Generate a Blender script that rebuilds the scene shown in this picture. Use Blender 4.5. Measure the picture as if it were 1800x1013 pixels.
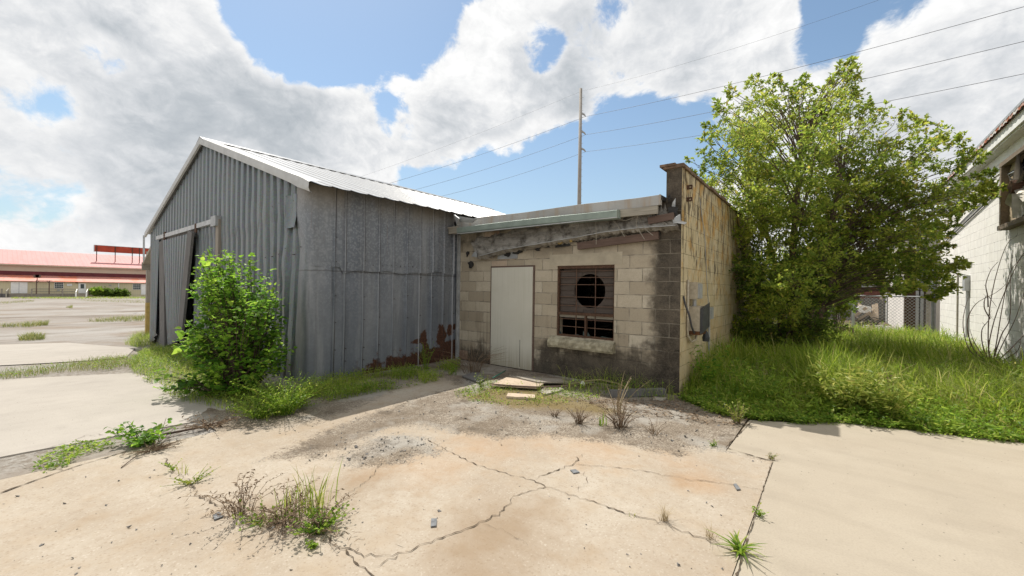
import bpy, math, random
import numpy as np
from mathutils import Vector
for o in list(bpy.data.objects): bpy.data.objects.remove(o)
SC = bpy.context.scene
COL = SC.collection
RND = random.Random(7)
NR = np.random.default_rng(11)
PI = math.pi

# ------------------------------------------------------------------ camera
F, YAW, PIT, ROL, H = 720.45, math.radians(38.0915), math.radians(.0533), math.radians(.8043), 1.5
fw = np.array([-math.sin(YAW)*math.cos(PIT), math.cos(YAW)*math.cos(PIT), math.sin(PIT)])
rt = np.array([math.cos(YAW), math.sin(YAW), 0.]); up = np.cross(rt, fw)
cr, sr = math.cos(ROL), math.sin(ROL)
RX, UX = cr*rt+sr*up, -sr*rt+cr*up
CAMP = np.array([0, 0, H])
cam = bpy.data.objects.new('camera', bpy.data.cameras.new('camera'))
COL.objects.link(cam)
cam.data.sensor_width = 36
cam.data.lens = F*36/1800
cam.data.clip_end = 3000
cam.data.clip_start = .05
from mathutils import Matrix
cam.matrix_world = Matrix(((RX[0], UX[0], -fw[0], 0), (RX[1], UX[1], -fw[1], 0), (RX[2], UX[2], -fw[2], H), (0, 0, 0, 1)))
SC.camera = cam

# surveying helpers: photo measurement -> point on a real plane
def gz(x):
    if x > -10: return 0.
    if x > -16: return -.3*(-10-x)/6
    if x > -120: return -.3-1.16*(-16-x)/104
    return -1.46
def ray(x, y): return (x-900)/F*RX-(y-506.5)/F*UX+fw
def gnd(x, y):
    d = ray(x, y); z = 0.
    for i in range(30):
        p = CAMP+d*((z-H)/d[2]); z = .5*z+.5*gz(p[0])
    return np.array([p[0], p[1], gz(p[0])])
def pX(x, y, X): d = ray(x, y); return CAMP+d*(X/d[0])
def pY(x, y, Y): d = ray(x, y); return CAMP+d*(Y/d[1])
def pD(x, y, w): return CAMP+ray(x, y)*w

# ------------------------------------------------------------------ light
SUN = Vector((-.53, .175, 1.0)).normalized()
SEL = math.asin(SUN.z); SAZ = math.atan2(SUN.x, SUN.y)
sl = bpy.data.lights.new('sun', 'SUN'); sl.energy = 4.1; sl.angle = math.radians(.5); sl.color = (1, .955, .88)
so = bpy.data.objects.new('sun', sl); COL.objects.link(so)
so.rotation_euler = SUN.to_track_quat('Z', 'Y').to_euler()
SC.view_settings.view_transform = 'Standard'
SC.view_settings.look = 'None'
SC.view_settings.exposure = .42
SC.view_settings.gamma = 1
SC.cycles.max_bounces = 8
SC.cycles.diffuse_bounces = 4
SC.cycles.transparent_max_bounces = 8

# ------------------------------------------------------------------ node helper
class G:
    def __init__(s, nt): s.nt = nt
    def node(s, t, ins=None, **props):
        n = s.nt.nodes.new(t)
        for k, v in props.items(): setattr(n, k, v)
        if ins:
            for k, v in ins.items(): s.put(n.inputs[k], v)
        return n
    def put(s, inp, v):
        if isinstance(v, bpy.types.NodeSocket): s.nt.links.new(v, inp)
        else:
            try: inp.default_value = v
            except Exception:
                inp.default_value = (v, v, v) if not hasattr(v, '__len__') else tuple(v)[:3]
    def pos(s): return s.node('ShaderNodeNewGeometry').outputs['Position']
    def obj(s): return s.node('ShaderNodeTexCoord').outputs['Object']
    def isl(s): return s.node('ShaderNodeNewGeometry').outputs['Random Per Island']
    def attr(s, n): return s.node('ShaderNodeAttribute', attribute_name=n).outputs['Fac']
    def map(s, v, sc=(1, 1, 1), loc=(0, 0, 0), rot=(0, 0, 0)):
        return s.node('ShaderNodeMapping', {'Vector': v, 'Scale': sc, 'Location': loc, 'Rotation': rot}).outputs[0]
    def noise(s, v, scale, det=4, rough=.55, dist=0.):
        return s.node('ShaderNodeTexNoise', {'Vector': v, 'Scale': scale, 'Detail': det, 'Roughness': rough, 'Distortion': dist}).outputs['Fac']
    def noisec(s, v, scale, det=4, rough=.55):
        return s.node('ShaderNodeTexNoise', {'Vector': v, 'Scale': scale, 'Detail': det, 'Roughness': rough}).outputs['Color']
    def voro(s, v, scale, out='Distance', rnd=1.):
        return s.node('ShaderNodeTexVoronoi', {'Vector': v, 'Scale': scale, 'Randomness': rnd}).outputs[out]
    def m(s, op, a, b=0., c=0., clamp=False):
        n = s.node('ShaderNodeMath', operation=op, use_clamp=clamp)
        s.put(n.inputs[0], a); s.put(n.inputs[1], b); s.put(n.inputs[2], c)
        return n.outputs[0]
    def vm(s, op, a, b=(0, 0, 0), out=0):
        n = s.node('ShaderNodeVectorMath', operation=op); s.put(n.inputs[0], a); s.put(n.inputs[1], b)
        return n.outputs[out]
    def scale(s, a, f):
        n = s.node('ShaderNodeVectorMath', operation='SCALE'); s.put(n.inputs[0], a); s.put(n.inputs['Scale'], f); return n.outputs[0]
    def sep(s, v): return s.node('ShaderNodeSeparateXYZ', {0: v}).outputs
    def comb(s, x, y, z): return s.node('ShaderNodeCombineXYZ', {0: x, 1: y, 2: z}).outputs[0]
    def mr(s, v, a, b, c=0., d=1., smooth=False):
        n = s.node('ShaderNodeMapRange', {'Value': v, 'From Min': a, 'From Max': b, 'To Min': c, 'To Max': d})
        if smooth: n.interpolation_type = 'SMOOTHSTEP'
        return n.outputs[0]
    def mix(s, f, a, b, mode='MIX'):
        n = s.node('ShaderNodeMix', data_type='RGBA', blend_type=mode)
        s.put(n.inputs[0], f)
        for i, v in ((6, a), (7, b)):
            if not isinstance(v, bpy.types.NodeSocket): v = (*v, 1) if len(v) == 3 else v
            s.put(n.inputs[i], v)
        return n.outputs[2]
    def ramp(s, f, stops):
        n = s.node('ShaderNodeValToRGB', {0: f}); e = n.color_ramp.elements
        while len(e) < len(stops): e.new(.5)
        for el, (p, c) in zip(e, stops):
            el.position = p; el.color = (*c, 1) if hasattr(c, '__len__') else (c, c, c, 1)
        return n.outputs[0]
    def bump(s, h, st=.5, dist=.02, nrm=None):
        i = {'Height': h, 'Strength': st, 'Distance': dist}
        if nrm: i['Normal'] = nrm
        return s.node('ShaderNodeBump', i).outputs[0]

def mat(name, rough=.85, metal=0., spec=.3):
    m = bpy.data.materials.new(name); m.use_nodes = True
    nt = m.node_tree; nt.nodes.clear(); g = G(nt)
    b = g.node('ShaderNodeBsdfPrincipled', {'Roughness': rough, 'Metallic': metal, 'Specular IOR Level': spec})
    o = g.node('ShaderNodeOutputMaterial'); nt.links.new(b.outputs[0], o.inputs[0])
    def col(c): g.put(b.inputs['Base Color'], c if isinstance(c, bpy.types.NodeSocket) else (*c, 1))
    def nrm(h, st=.5, dist=.02): g.put(b.inputs['Normal'], g.bump(h, st, dist))
    g.b, g.o, g.col, g.nrm, g.mat = b, o, col, nrm, m
    return g

# ------------------------------------------------------------------ world: sky with broken cumulus
W = bpy.data.worlds.new('World'); SC.world = W; W.use_nodes = True
nt = W.node_tree; nt.nodes.clear(); g = G(nt)
sky = g.node('ShaderNodeTexSky', sky_type='NISHITA')
sky.sun_disc = False; sky.sun_elevation = SEL; sky.sun_rotation = SAZ; sky.air_density = 1.0; sky.dust_density = .6; sky.ozone_density = 1.5
D = g.vm('NORMALIZE', g.node('ShaderNodeTexCoord').outputs['Generated'])
sx, sy, sz = g.sep(D)
P = g.vm('MULTIPLY', D, (1, 1, 1.35))
def blob(px, py, rad):
    d = ray(px, py); d = d/np.linalg.norm(d)
    a = math.atan(rad/F)
    return g.mr(g.vm('DOT_PRODUCT', D, tuple(d), out=1), math.cos(a*1.35), math.cos(a*.2), 0, 1, True)
warp = g.scale(g.vm('SUBTRACT', g.noisec(P, 5., 3), (.5, .5, .5)), .10)
Pw = g.vm('ADD', P, warp)
n1 = g.noise(Pw, 4.6, 10, .60)
n2 = g.noise(Pw, 17., 8, .64)
dens = g.m('ADD', g.m('MULTIPLY', g.m('SUBTRACT', n1, .5), 2.5), g.m('MULTIPLY', g.m('SUBTRACT', n2, .5), 1.35))
dens = g.m('ADD', dens, .46)
BLUE = [(630, 50, 130, .95), (520, 15, 90, .75), (700, 212, 42, 1.0), (440, 20, 40, .45), (780, 20, 60, .5), (615, 110, 50, .6), (560, 70, 50, .4),
        (800, 325, 75, .75), (930, 305, 95, 1.05), (1085, 290, 105, 1.05), (1200, 260, 70, .75), (980, 360, 60, .6), (690, 315, 35, .45),
        (948, 88, 36, .95), (1540, 12, 70, .8), (1445, 55, 45, .6), (1290, 215, 60, .35), (1585, 200, 45, .35), (1130, 220, 40, .35),
        (190, 98, 26, .7), (120, 215, 45, .35), (70, 335, 45, .38), (150, 395, 40, .38), (25, 160, 40, .35), (480, 120, 30, .4), (1380, 130, 45, .45), (1250, 150, 30, .4), (330, 60, 30, .25)]
WHITE = [(660, 175, 65, .8), (850, 150, 100, .75), (760, 235, 65, .6), (600, 255, 80, .55), (650, 305, 50, .35), (1330, 130, 80, .45), (850, 60, 35, .5), (920, 180, 80, .4), (540, 12, 28, .5), (1000, 220, 40, .4), (940, 368, 26, .9),
         (250, 60, 180, .35), (100, 330, 150, .35), (1680, 120, 130, .5), (1250, 70, 110, .4), (560, 200, 80, .4)]
for x, y, r, w in BLUE: dens = g.m('SUBTRACT', dens, g.m('MULTIPLY', blob(x, y, r), w))
for x, y, r, w in WHITE: dens = g.m('ADD', dens, g.m('MULTIPLY', blob(x, y, r), w))
mask = g.mr(dens, -.05, .38, 0, 1, True)
GREY = [(290, 190, 170, .8), (470, 225, 110, .7), (600, 265, 110, .65), (250, 300, 110, .55), (1110, 75, 140, 1.5), (985, 135, 90, .9), (60, 400, 100, .4),
        (800, 235, 65, .7), (1660, 215, 110, .75), (900, 215, 50, .4), (420, 300, 120, .6), (60, 70, 90, .2), (730, 270, 70, .3)]
gs = g.m('MULTIPLY', g.m('SUBTRACT', n1, .5), .9)
for x, y, r, w in GREY: gs = g.m('ADD', gs, g.m('MULTIPLY', blob(x, y, r), w*.60))
# relief: compare the cloud thickness with that a step nearer the sun
sp_ = (SUN.x, SUN.y, SUN.z*1.35)
off = g.scale(g.vm('NORMALIZE', g.vm('SUBTRACT', sp_, P)), .040)
n1b = g.noise(g.vm('ADD', Pw, off), 4.6, 10, .60); n2b = g.noise(g.vm('ADD', Pw, g.scale(off, .45)), 17., 8, .64)
rel = g.m('ADD', g.m('MULTIPLY', g.m('SUBTRACT', n1b, n1), 3.2), g.m('MULTIPLY', g.m('SUBTRACT', n2b, n2), 1.6))
gs = g.m('ADD', gs, g.m('MULTIPLY', g.m('SUBTRACT', g.noise(Pw, 5., 7, .55), .5), 2.0))
gs = g.m('ADD', g.m('MULTIPLY', gs, g.mr(dens, .1, .8)), rel)
ccol = g.ramp(g.m('ADD', g.m('MULTIPLY', gs, .50), .12), [(0, (.97, .97, .965)), (.22, (.86, .865, .87)), (.45, (.70, .72, .745)), (.75, (.53, .565, .60)), (1, (.44, .48, .52))])
skyc = g.node('ShaderNodeMix', data_type='RGBA', blend_type='MULTIPLY')
g.put(skyc.inputs[0], 1.); g.put(skyc.inputs[6], sky.outputs[0]); g.put(skyc.inputs[7], (.140, .146, .138, 1))
hz = g.mr(sz, 0., .45, .60, .06, True)
skyb = g.mix(hz, skyc.outputs[2], (.47, .60, .70))
fin = g.mix(mask, skyb, ccol)
bg = g.node('ShaderNodeBackground', {'Color': fin, 'Strength': .78})
wo = g.node('ShaderNodeOutputWorld'); nt.links.new(bg.outputs[0], wo.inputs[0])

# ------------------------------------------------------------------ mesh helpers
BASE = {}
def tag(o, label=None, cat=None, group=None, kind=None):
    for k, v in (('label', label), ('category', cat), ('group', group), ('kind', kind)):
        if v: o[k] = v
    return o
def empty(name, loc, label, cat, group=None):
    o = bpy.data.objects.new(name, None); o.empty_display_size = .2; COL.objects.link(o)
    o.location = loc; BASE[o.name] = np.array(loc, float)
    return tag(o, label, cat, group)
def link(name, me, m, parent, base):
    o = bpy.data.objects.new(name, me); COL.objects.link(o)
    for mm in (m if isinstance(m, (list, tuple)) else [m]): me.materials.append(mm)
    if parent is not None: o.parent = parent; BASE[o.name] = BASE[parent.name]
    else:
        o.location = base; BASE[o.name] = base
    return o
def base_of(V, parent, base):
    if parent is not None: return BASE[parent.name]
    if base is not None: return np.array(base, float)
    V = np.asarray(V); return np.array([V[:, 0].mean(), V[:, 1].mean(), V[:, 2].min()])
class MB:
    def __init__(s): s.v = []; s.f = []; s.mi = []; s.cur = 0
    def add(s, vs, fs):
        n = len(s.v); s.v += [tuple(map(float, p)) for p in vs]
        for f in fs: s.f.append(tuple(n+i for i in f)); s.mi.append(s.cur)
        return s
    def box(s, a, b):
        x0, y0, z0 = a; x1, y1, z1 = b
        if x0 > x1: x0, x1 = x1, x0
        if y0 > y1: y0, y1 = y1, y0
        if z0 > z1: z0, z1 = z1, z0
        return s.add([(x0, y0, z0), (x1, y0, z0), (x1, y1, z0), (x0, y1, z0), (x0, y0, z1), (x1, y0, z1), (x1, y1, z1), (x0, y1, z1)],
              [(3, 2, 1, 0), (4, 5, 6, 7), (0, 1, 5, 4), (1, 2, 6, 5), (2, 3, 7, 6), (3, 0, 4, 7)])
    def bar(s, p, q, w, h, upv=(0, 0, 1)):
        p = Vector(p); q = Vector(q); d = (q-p).normalized(); u = Vector(upv); a = d.cross(u)
        if a.length < 1e-4: a = d.cross(Vector((1, 0, 0)))
        a.normalize(); b = a.cross(d)
        c = []
        for e in (p, q):
            for i, j in ((-1, -1), (1, -1), (1, 1), (-1, 1)): c.append(e+a*(i*w/2)+b*(j*h/2))
        return s.add(c, [(3, 2, 1, 0), (4, 5, 6, 7), (0, 1, 5, 4), (1, 2, 6, 5), (2, 3, 7, 6), (3, 0, 4, 7)])
    def tube(s, pts, r, n=7, caps=True):
        pts = [Vector(p) for p in pts]
        rs = r if hasattr(r, '__len__') else [r]*len(pts)
        vs = []; fs = []; a = None
        for i, p in enumerate(pts):
            d = (pts[min(i+1, len(pts)-1)]-pts[max(i-1, 0)]).normalized()
            if a is None:
                a = d.cross(Vector((0, 0, 1)))
                if a.length < 1e-3: a = d.cross(Vector((1, 0, 0)))
            else: a = a-d*a.dot(d)
            a.normalize(); b = d.cross(a)
            for k in range(n):
                t = 2*PI*k/n; vs.append(p+(a*math.cos(t)+b*math.sin(t))*rs[i])
        for i in range(len(pts)-1):
            for k in range(n):
                k2 = (k+1) % n; fs.append((i*n+k, i*n+k2, (i+1)*n+k2, (i+1)*n+k))
        if caps:
            fs.append(tuple(reversed(range(n)))); fs.append(tuple((len(pts)-1)*n+k for k in range(n)))
        return s.add(vs, fs)
    def prism(s, poly, ext):
        n = len(poly); e = Vector(ext); P = [Vector(p) for p in poly]
        fs = [tuple(reversed(range(n))), tuple(n+i for i in range(n))]+[(i, (i+1) % n, n+(i+1) % n, n+i) for i in range(n)]
        return s.add(P+[p+e for p in P], fs)
    def lathe(s, c, prof, n=12):
        vs = []; fs = []
        for r, z in prof:
            for k in range(n): vs.append((c[0]+r*math.cos(2*PI*k/n), c[1]+r*math.sin(2*PI*k/n), c[2]+z))
        for i in range(len(prof)-1):
            for k in range(n): fs.append((i*n+k, i*n+(k+1) % n, (i+1)*n+(k+1) % n, (i+1)*n+k))
        return s.add(vs, fs)
    def grid(s, fn, us, vs_):
        V = [fn(u, v) for v in vs_ for u in us]; n = len(us)
        return s.add(V, [(j*n+i, j*n+i+1, (j+1)*n+i+1, (j+1)*n+i) for j in range(len(vs_)-1) for i in range(n-1)])
    def build(s, name, m, parent=None, base=None, smooth=False):
        b = base_of(s.v, parent, base)
        me = bpy.data.meshes.new(name); me.from_pydata([tuple(np.array(p)-b) for p in s.v], [], s.f); me.update()
        o = link(name, me, m, parent, b)
        if any(s.mi): me.polygons.foreach_set('material_index', s.mi)
        if smooth: me.polygons.foreach_set('use_smooth', [True]*len(me.polygons))
        return o
def build_np(name, V, Fa, m, parent=None, base=None, smooth=False, attrs=None, mi=None):
    V = np.asarray(V, float); Fa = np.asarray(Fa, int); b = base_of(V, parent, base)
    me = bpy.data.meshes.new(name); k = Fa.shape[1]
    me.vertices.add(len(V)); me.vertices.foreach_set('co', (V-b).astype(np.float32).ravel())
    me.loops.add(Fa.size); me.loops.foreach_set('vertex_index', Fa.astype(np.int32).ravel())
    me.polygons.add(len(Fa)); me.polygons.foreach_set('loop_start', np.arange(0, Fa.size, k, dtype=np.int32))
    try: me.polygons.foreach_set('loop_total', np.full(len(Fa), k, dtype=np.int32))
    except Exception: pass
    if mi is not None: me.polygons.foreach_set('material_index', np.asarray(mi, dtype=np.int32))
    me.polygons.foreach_set('use_smooth', np.full(len(Fa), smooth))
    me.update(calc_edges=True); me.validate()
    for a, val in (attrs or {}).items():
        at = me.attributes.new(a, 'FLOAT', 'POINT'); at.data.foreach_set('value', np.asarray(val, dtype=np.float32))
    return link(name, me, m, parent, b)

# value noise on numpy arrays
def vnoise(x, y, seed=0):
    xi = np.floor(x).astype(int); yi = np.floor(y).astype(int); fx = x-xi; fy = y-yi
    fx = fx*fx*(3-2*fx); fy = fy*fy*(3-2*fy)
    def h(a, b):
        n = (a*374761393+b*668265263+seed*1442695041) & 0x7fffffff
        n = ((n ^ (n >> 13))*1274126177) & 0x7fffffff
        return (n ^ (n >> 16)) % 65536/65535.
    return (h(xi, yi)*(1-fx)+h(xi+1, yi)*fx)*(1-fy)+(h(xi, yi+1)*(1-fx)+h(xi+1, yi+1)*fx)*fy
def fbm(x, y, o=4, seed=0):
    x = np.asarray(x, float); y = np.asarray(y, float)
    r = 0; a = .5; t = 0
    for i in range(o): r = r+a*vnoise(x*2**i, y*2**i, seed+i); t += a; a *= .5
    return r/t
def sdf(X, Y, poly):
    P = np.array(poly)[:, :2]; d = np.full(X.shape, 1e9); ins = np.zeros(X.shape, bool)
    for i in range(len(P)):
        a = P[i]; b = P[(i+1) % len(P)]; e = b-a
        t = np.clip(((X-a[0])*e[0]+(Y-a[1])*e[1])/(e@e+1e-12), 0, 1)
        d = np.minimum(d, np.hypot(X-a[0]-t*e[0], Y-a[1]-t*e[1]))
        c = ((a[1] > Y) != (b[1] > Y)) & (X < (b[0]-a[0])*(Y-a[1])/(b[1]-a[1]+1e-12)+a[0])
        ins ^= c
    return np.where(ins, d, -d)
def inpoly(X, Y, poly): return sdf(X, Y, poly) > 0

# leaves: folded kites; C centres, T long axis, N normal
def unit(a): return a/(np.linalg.norm(a, axis=1, keepdims=True)+1e-9)
def kites(C, T, N, L, Wd, fold=.25):
    T = unit(T); S = unit(np.cross(T, N)); N = np.cross(S, T)
    L = np.reshape(L, (-1, 1)); Wd = np.reshape(Wd, (-1, 1))
    b = C; t = C+T*L; m_ = C+T*L*.45
    l = m_+S*Wd/2+N*Wd*fold; r = m_-S*Wd/2+N*Wd*fold
    n = len(C); V = np.stack([b, l, t, r], 1).reshape(-1, 3)
    i = np.arange(n)[:, None]*4
    Fa = np.concatenate([i+np.array([[0, 2, 1]]), i+np.array([[0, 3, 2]])], 1).reshape(-1, 3)
    return V, Fa
def broad(C, T, N, L, Wd, fold=.18, droop=.2):
    T = unit(T); S = unit(np.cross(T, N)); N = np.cross(S, T)
    L = np.reshape(L, (-1, 1)); Wd = np.reshape(Wd, (-1, 1))
    def pt(a, w, h): return C+T*L*a+S*Wd*w+N*(Wd*abs(w)*2*fold-L*droop*a*a)
    pts = [pt(0, 0, 0), pt(.12, .42, 0), pt(.5, .48, 0), pt(1, 0, 0), pt(.5, -.48, 0), pt(.12, -.42, 0), pt(.5, 0, 0)]
    V = np.stack(pts, 1).reshape(-1, 3); i = np.arange(len(C))[:, None]*7
    q = [[0, 6, 2, 1], [6, 3, 2, 2], [0, 5, 4, 6], [6, 4, 3, 3]]
    t = [[0, 6, 1], [1, 6, 2], [6, 3, 2], [0, 5, 6], [5, 4, 6], [6, 4, 3]]
    Fa = np.concatenate([i+np.array([k]) for k in t], 1).reshape(-1, 3)
    return V, Fa
def rdir(n, zb=0.):
    v = NR.normal(size=(n, 3)); v[:, 2] += zb; return unit(v)
def merge(parts):
    V = []; Fa = []; k = 0
    for v, f in parts: V.append(v); Fa.append(f+k); k += len(v)
    return np.concatenate(V), np.concatenate(Fa)
def blades(P, h, w, lean, az=None, curl=1.):
    n = len(P); h = np.broadcast_to(h, (n,)); w = np.broadcast_to(w, (n,)); lean = np.broadcast_to(lean, (n,))
    if az is None: az = NR.uniform(0, 2*PI, n)
    d = np.stack([np.cos(az), np.sin(az), 0*az], 1); ph = az+NR.uniform(1.0, 2.1, n); s = np.stack([np.cos(ph), np.sin(ph), 0*az], 1)
    rows = []
    for t, ww in ((0, 1.), (.5, .8), (.82, .5), (1., .08)):
        c = P+d*(lean*h*t**(1+curl))[:, None]+np.array([0, 0, 1.])*(h*(t-.35*lean*t*t))[:, None]
        rows += [c-s*(w*ww/2)[:, None], c+s*(w*ww/2)[:, None]]
    V = np.stack(rows, 1).reshape(-1, 3); i = np.arange(n)[:, None]*8
    Fa = np.concatenate([i+np.array([[a, a+1, a+3, a+2]]) for a in (0, 2, 4)], 1).reshape(-1, 4)
    return V, Fa

# ------------------------------------------------------------------ materials
def leafmat(name, stops, rough=.42, trans=.5, tint=(1, 1, 1)):
    g = mat(name, rough, 0, .2)
    c = g.ramp(g.isl(), stops)
    big = g.noise(g.pos(), 1.3, 4); c = g.mix(g.mr(big, .45, .7, 0, .5), c, stops[0][1]); c = g.mix(g.mr(big, .48, .28, 0, .45), c, stops[-2][1])
    g.col(c)
    tr = g.node('ShaderNodeBsdfTranslucent', {'Color': g.mix(1., c, (*[2.1*t for t in tint], 1), 'MULTIPLY')})
    ms = g.node('ShaderNodeMixShader', {0: trans, 1: g.b.outputs[0], 2: tr.outputs[0]})
    g.nt.links.new(ms.outputs[0], g.o.inputs[0]); return g.mat
M = {}
M['oak_leaf'] = leafmat('oak_leaf', [(0, (.085, .135, .022)), (.35, (.155, .215, .03)), (.7, (.25, .30, .042)), (.93, (.36, .365, .07)), (1, (.38, .28, .08))], trans=.5)
M['dark_leaf'] = leafmat('dark_leaf', [(0, (.05, .085, .016)), (.5, (.095, .15, .025)), (1, (.17, .225, .04))], trans=.45)
M['mulberry'] = leafmat('mulberry_leaf', [(0, (.04, .10, .012)), (.5, (.11, .22, .022)), (.85, (.20, .32, .035)), (1, (.30, .40, .055))], trans=.52)
M['weed'] = leafmat('weed_leaf', [(0, (.085, .16, .02)), (.5, (.16, .25, .03)), (.9, (.27, .34, .05)), (1, (.36, .33, .10))], trans=.5)
M['yweed'] = leafmat('yellow_weed_leaf', [(0, (.13, .18, .03)), (.5, (.24, .28, .05)), (1, (.38, .36, .10))], trans=.35)
M['grass'] = leafmat('grass_blade', [(0, (.095, .155, .014)), (.45, (.18, .265, .022)), (.78, (.285, .345, .04)), (.92, (.37, .37, .10)), (1, (.46, .39, .19))], .5, .4)
M['sgrass'] = leafmat('short_grass', [(0, (.10, .13, .03)), (.5, (.18, .20, .05)), (1, (.33, .29, .13))], .6, .3)
M['dry'] = leafmat('dry_stem', [(0, (.10, .065, .04)), (.6, (.20, .14, .09)), (1, (.32, .25, .17))], .8, .1)
M['drygrass'] = leafmat('dry_grass', [(0, (.22, .17, .10)), (.6, (.36, .29, .18)), (1, (.48, .41, .28))], .8, .2)

def plain(name, c, rough=.7, metal=0., var=.2, sc=6., spec=.3, bump=0.):
    g = mat(name, rough, metal, spec)
    n = g.noise(g.pos(), sc, 6, .6)
    a = tuple(x*(1-var) for x in c); b = tuple(min(1, x*(1+var)) for x in c)
    g.col(g.ramp(n, [(.3, a), (.7, b)]))
    if bump: g.nrm(g.noise(g.pos(), sc*6, 4), bump, .01)
    return g.mat

def wood(name, c, axis=0, var=.35):
    g = mat(name, .85); sc = [26, 26, 26]; sc[axis] = 1.6
    n = g.noise(g.map(g.pos(), tuple(sc)), 1.5, 7, .6, .6); n2 = g.noise(g.pos(), 3, 4)
    c1 = g.ramp(n, [(.25, tuple(x*(1-var) for x in c)), (.7, tuple(x*(1+var*.6) for x in c))])
    g.col(g.mix(g.mr(n2, .4, .75, 0, .4), c1, tuple(x*.55 for x in c))); g.nrm(n, .4, .006); return g.mat
M['grey_wood'] = wood('weathered_grey_wood', (.155, .148, .142), 2)
M['jamb_wood'] = wood('jamb_wood', (.30, .265, .22), 2)
M['plank_wood'] = wood('plank_wood', (.50, .40, .30), 0)
M['board_wood'] = wood('louver_board_wood', (.095, .075, .062), 0)
M['brown_wood'] = wood('brown_board_wood', (.14, .095, .075), 0)
M['vent_wood'] = wood('vent_frame_wood', (.21, .165, .12), 1)
M['trim_wood'] = wood('trim_wood', (.36, .33, .27), 0)
M['rust'] = plain('rusty_steel', (.085, .046, .028), .8, 0, .45, 25, .3, .3)
M['roof_trim'] = plain('roof_trim', (.47, .47, .455), .5, .1, .12, 4)
M['screw'] = plain('screw_heads', (.07, .06, .055), .7)
M['black'] = plain('dark_void', (.012, .011, .010), .9, 0, .3)
M['tar'] = plain('black_tar', (.025, .023, .021), .6, 0, .5, 20, .4, .5)
M['grey_metal'] = plain('grey_metal', (.36, .37, .37), .5, .3, .2, 8)
M['alum'] = plain('dull_aluminium', (.44, .45, .45), .5, .25, .22, 5)
M['white_paint'] = plain('white_paint', (.78, .77, .74), .6, 0, .06, 3)
M['bark'] = plain('bark', (.13, .095, .07), .9, 0, .4, 12, .2, .6)
M['twig'] = plain('twig_bark', (.085, .058, .045), .9, 0, .3, 15)
M['pole'] = plain('pole_concrete', (.28, .255, .225), .8, 0, .15, 2)
M['wire'] = plain('wire', (.06, .06, .065), .6)
M['galv_post'] = plain('galvanised_post', (.42, .43, .43), .45, .4, .15, 10)
M['slate'] = plain('slate_chip', (.15, .155, .16), .7, 0, .3, 30)
M['stone'] = plain('stone', (.16, .15, .14), .8, 0, .5, 40)
M['crack'] = plain('crack_dirt', (.085, .063, .043), .95, 0, .6, 30)
M['hose'] = plain('green_hose', (.03, .16, .11), .5)
M['glass'] = plain('dark_glass', (.03, .05, .05), .15, 0, .2, 2, .6)
M['yellow'] = plain('yellow_paint', (.40, .29, .09), .7, 0, .2, 8)

def mk_metal_wall():            # corrugated gable sheets
    g = mat('corrugated_galvanised', .45, .3, .4); p = g.pos()
    v = g.noise(g.map(p, (2.2, 2.2, .22)), 1.6, 6, .6); s = g.voro(p, 42, 'Color'); f = g.noise(p, 90, 3)
    c = g.ramp(v, [(.25, (.112, .130, .138)), (.5, (.160, .182, .188)), (.75, (.225, .246, .25))])
    c = g.mix(.14, c, s, 'OVERLAY')
    big = g.noise(g.map(p, (.7, .7, .5)), 1., 4); c = g.mix(g.mr(big, .5, .8, 0, .45), c, (.25, .26, .25))
    z = g.sep(p)[2]
    low = g.m('MULTIPLY', g.mr(z, -.3, .6, 1, 0), g.mr(g.noise(p, 5, 6, .65), .45, .6)); c = g.mix(low, c, (.12, .09, .06))
    g.col(c); g.nrm(g.m('ADD', v, g.m('MULTIPLY', f, .2)), .12, .02)
    g.put(g.b.inputs['Roughness'], g.mr(v, .3, .7, .36, .55)); return g.mat
M['corr'] = mk_metal_wall()
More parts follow.
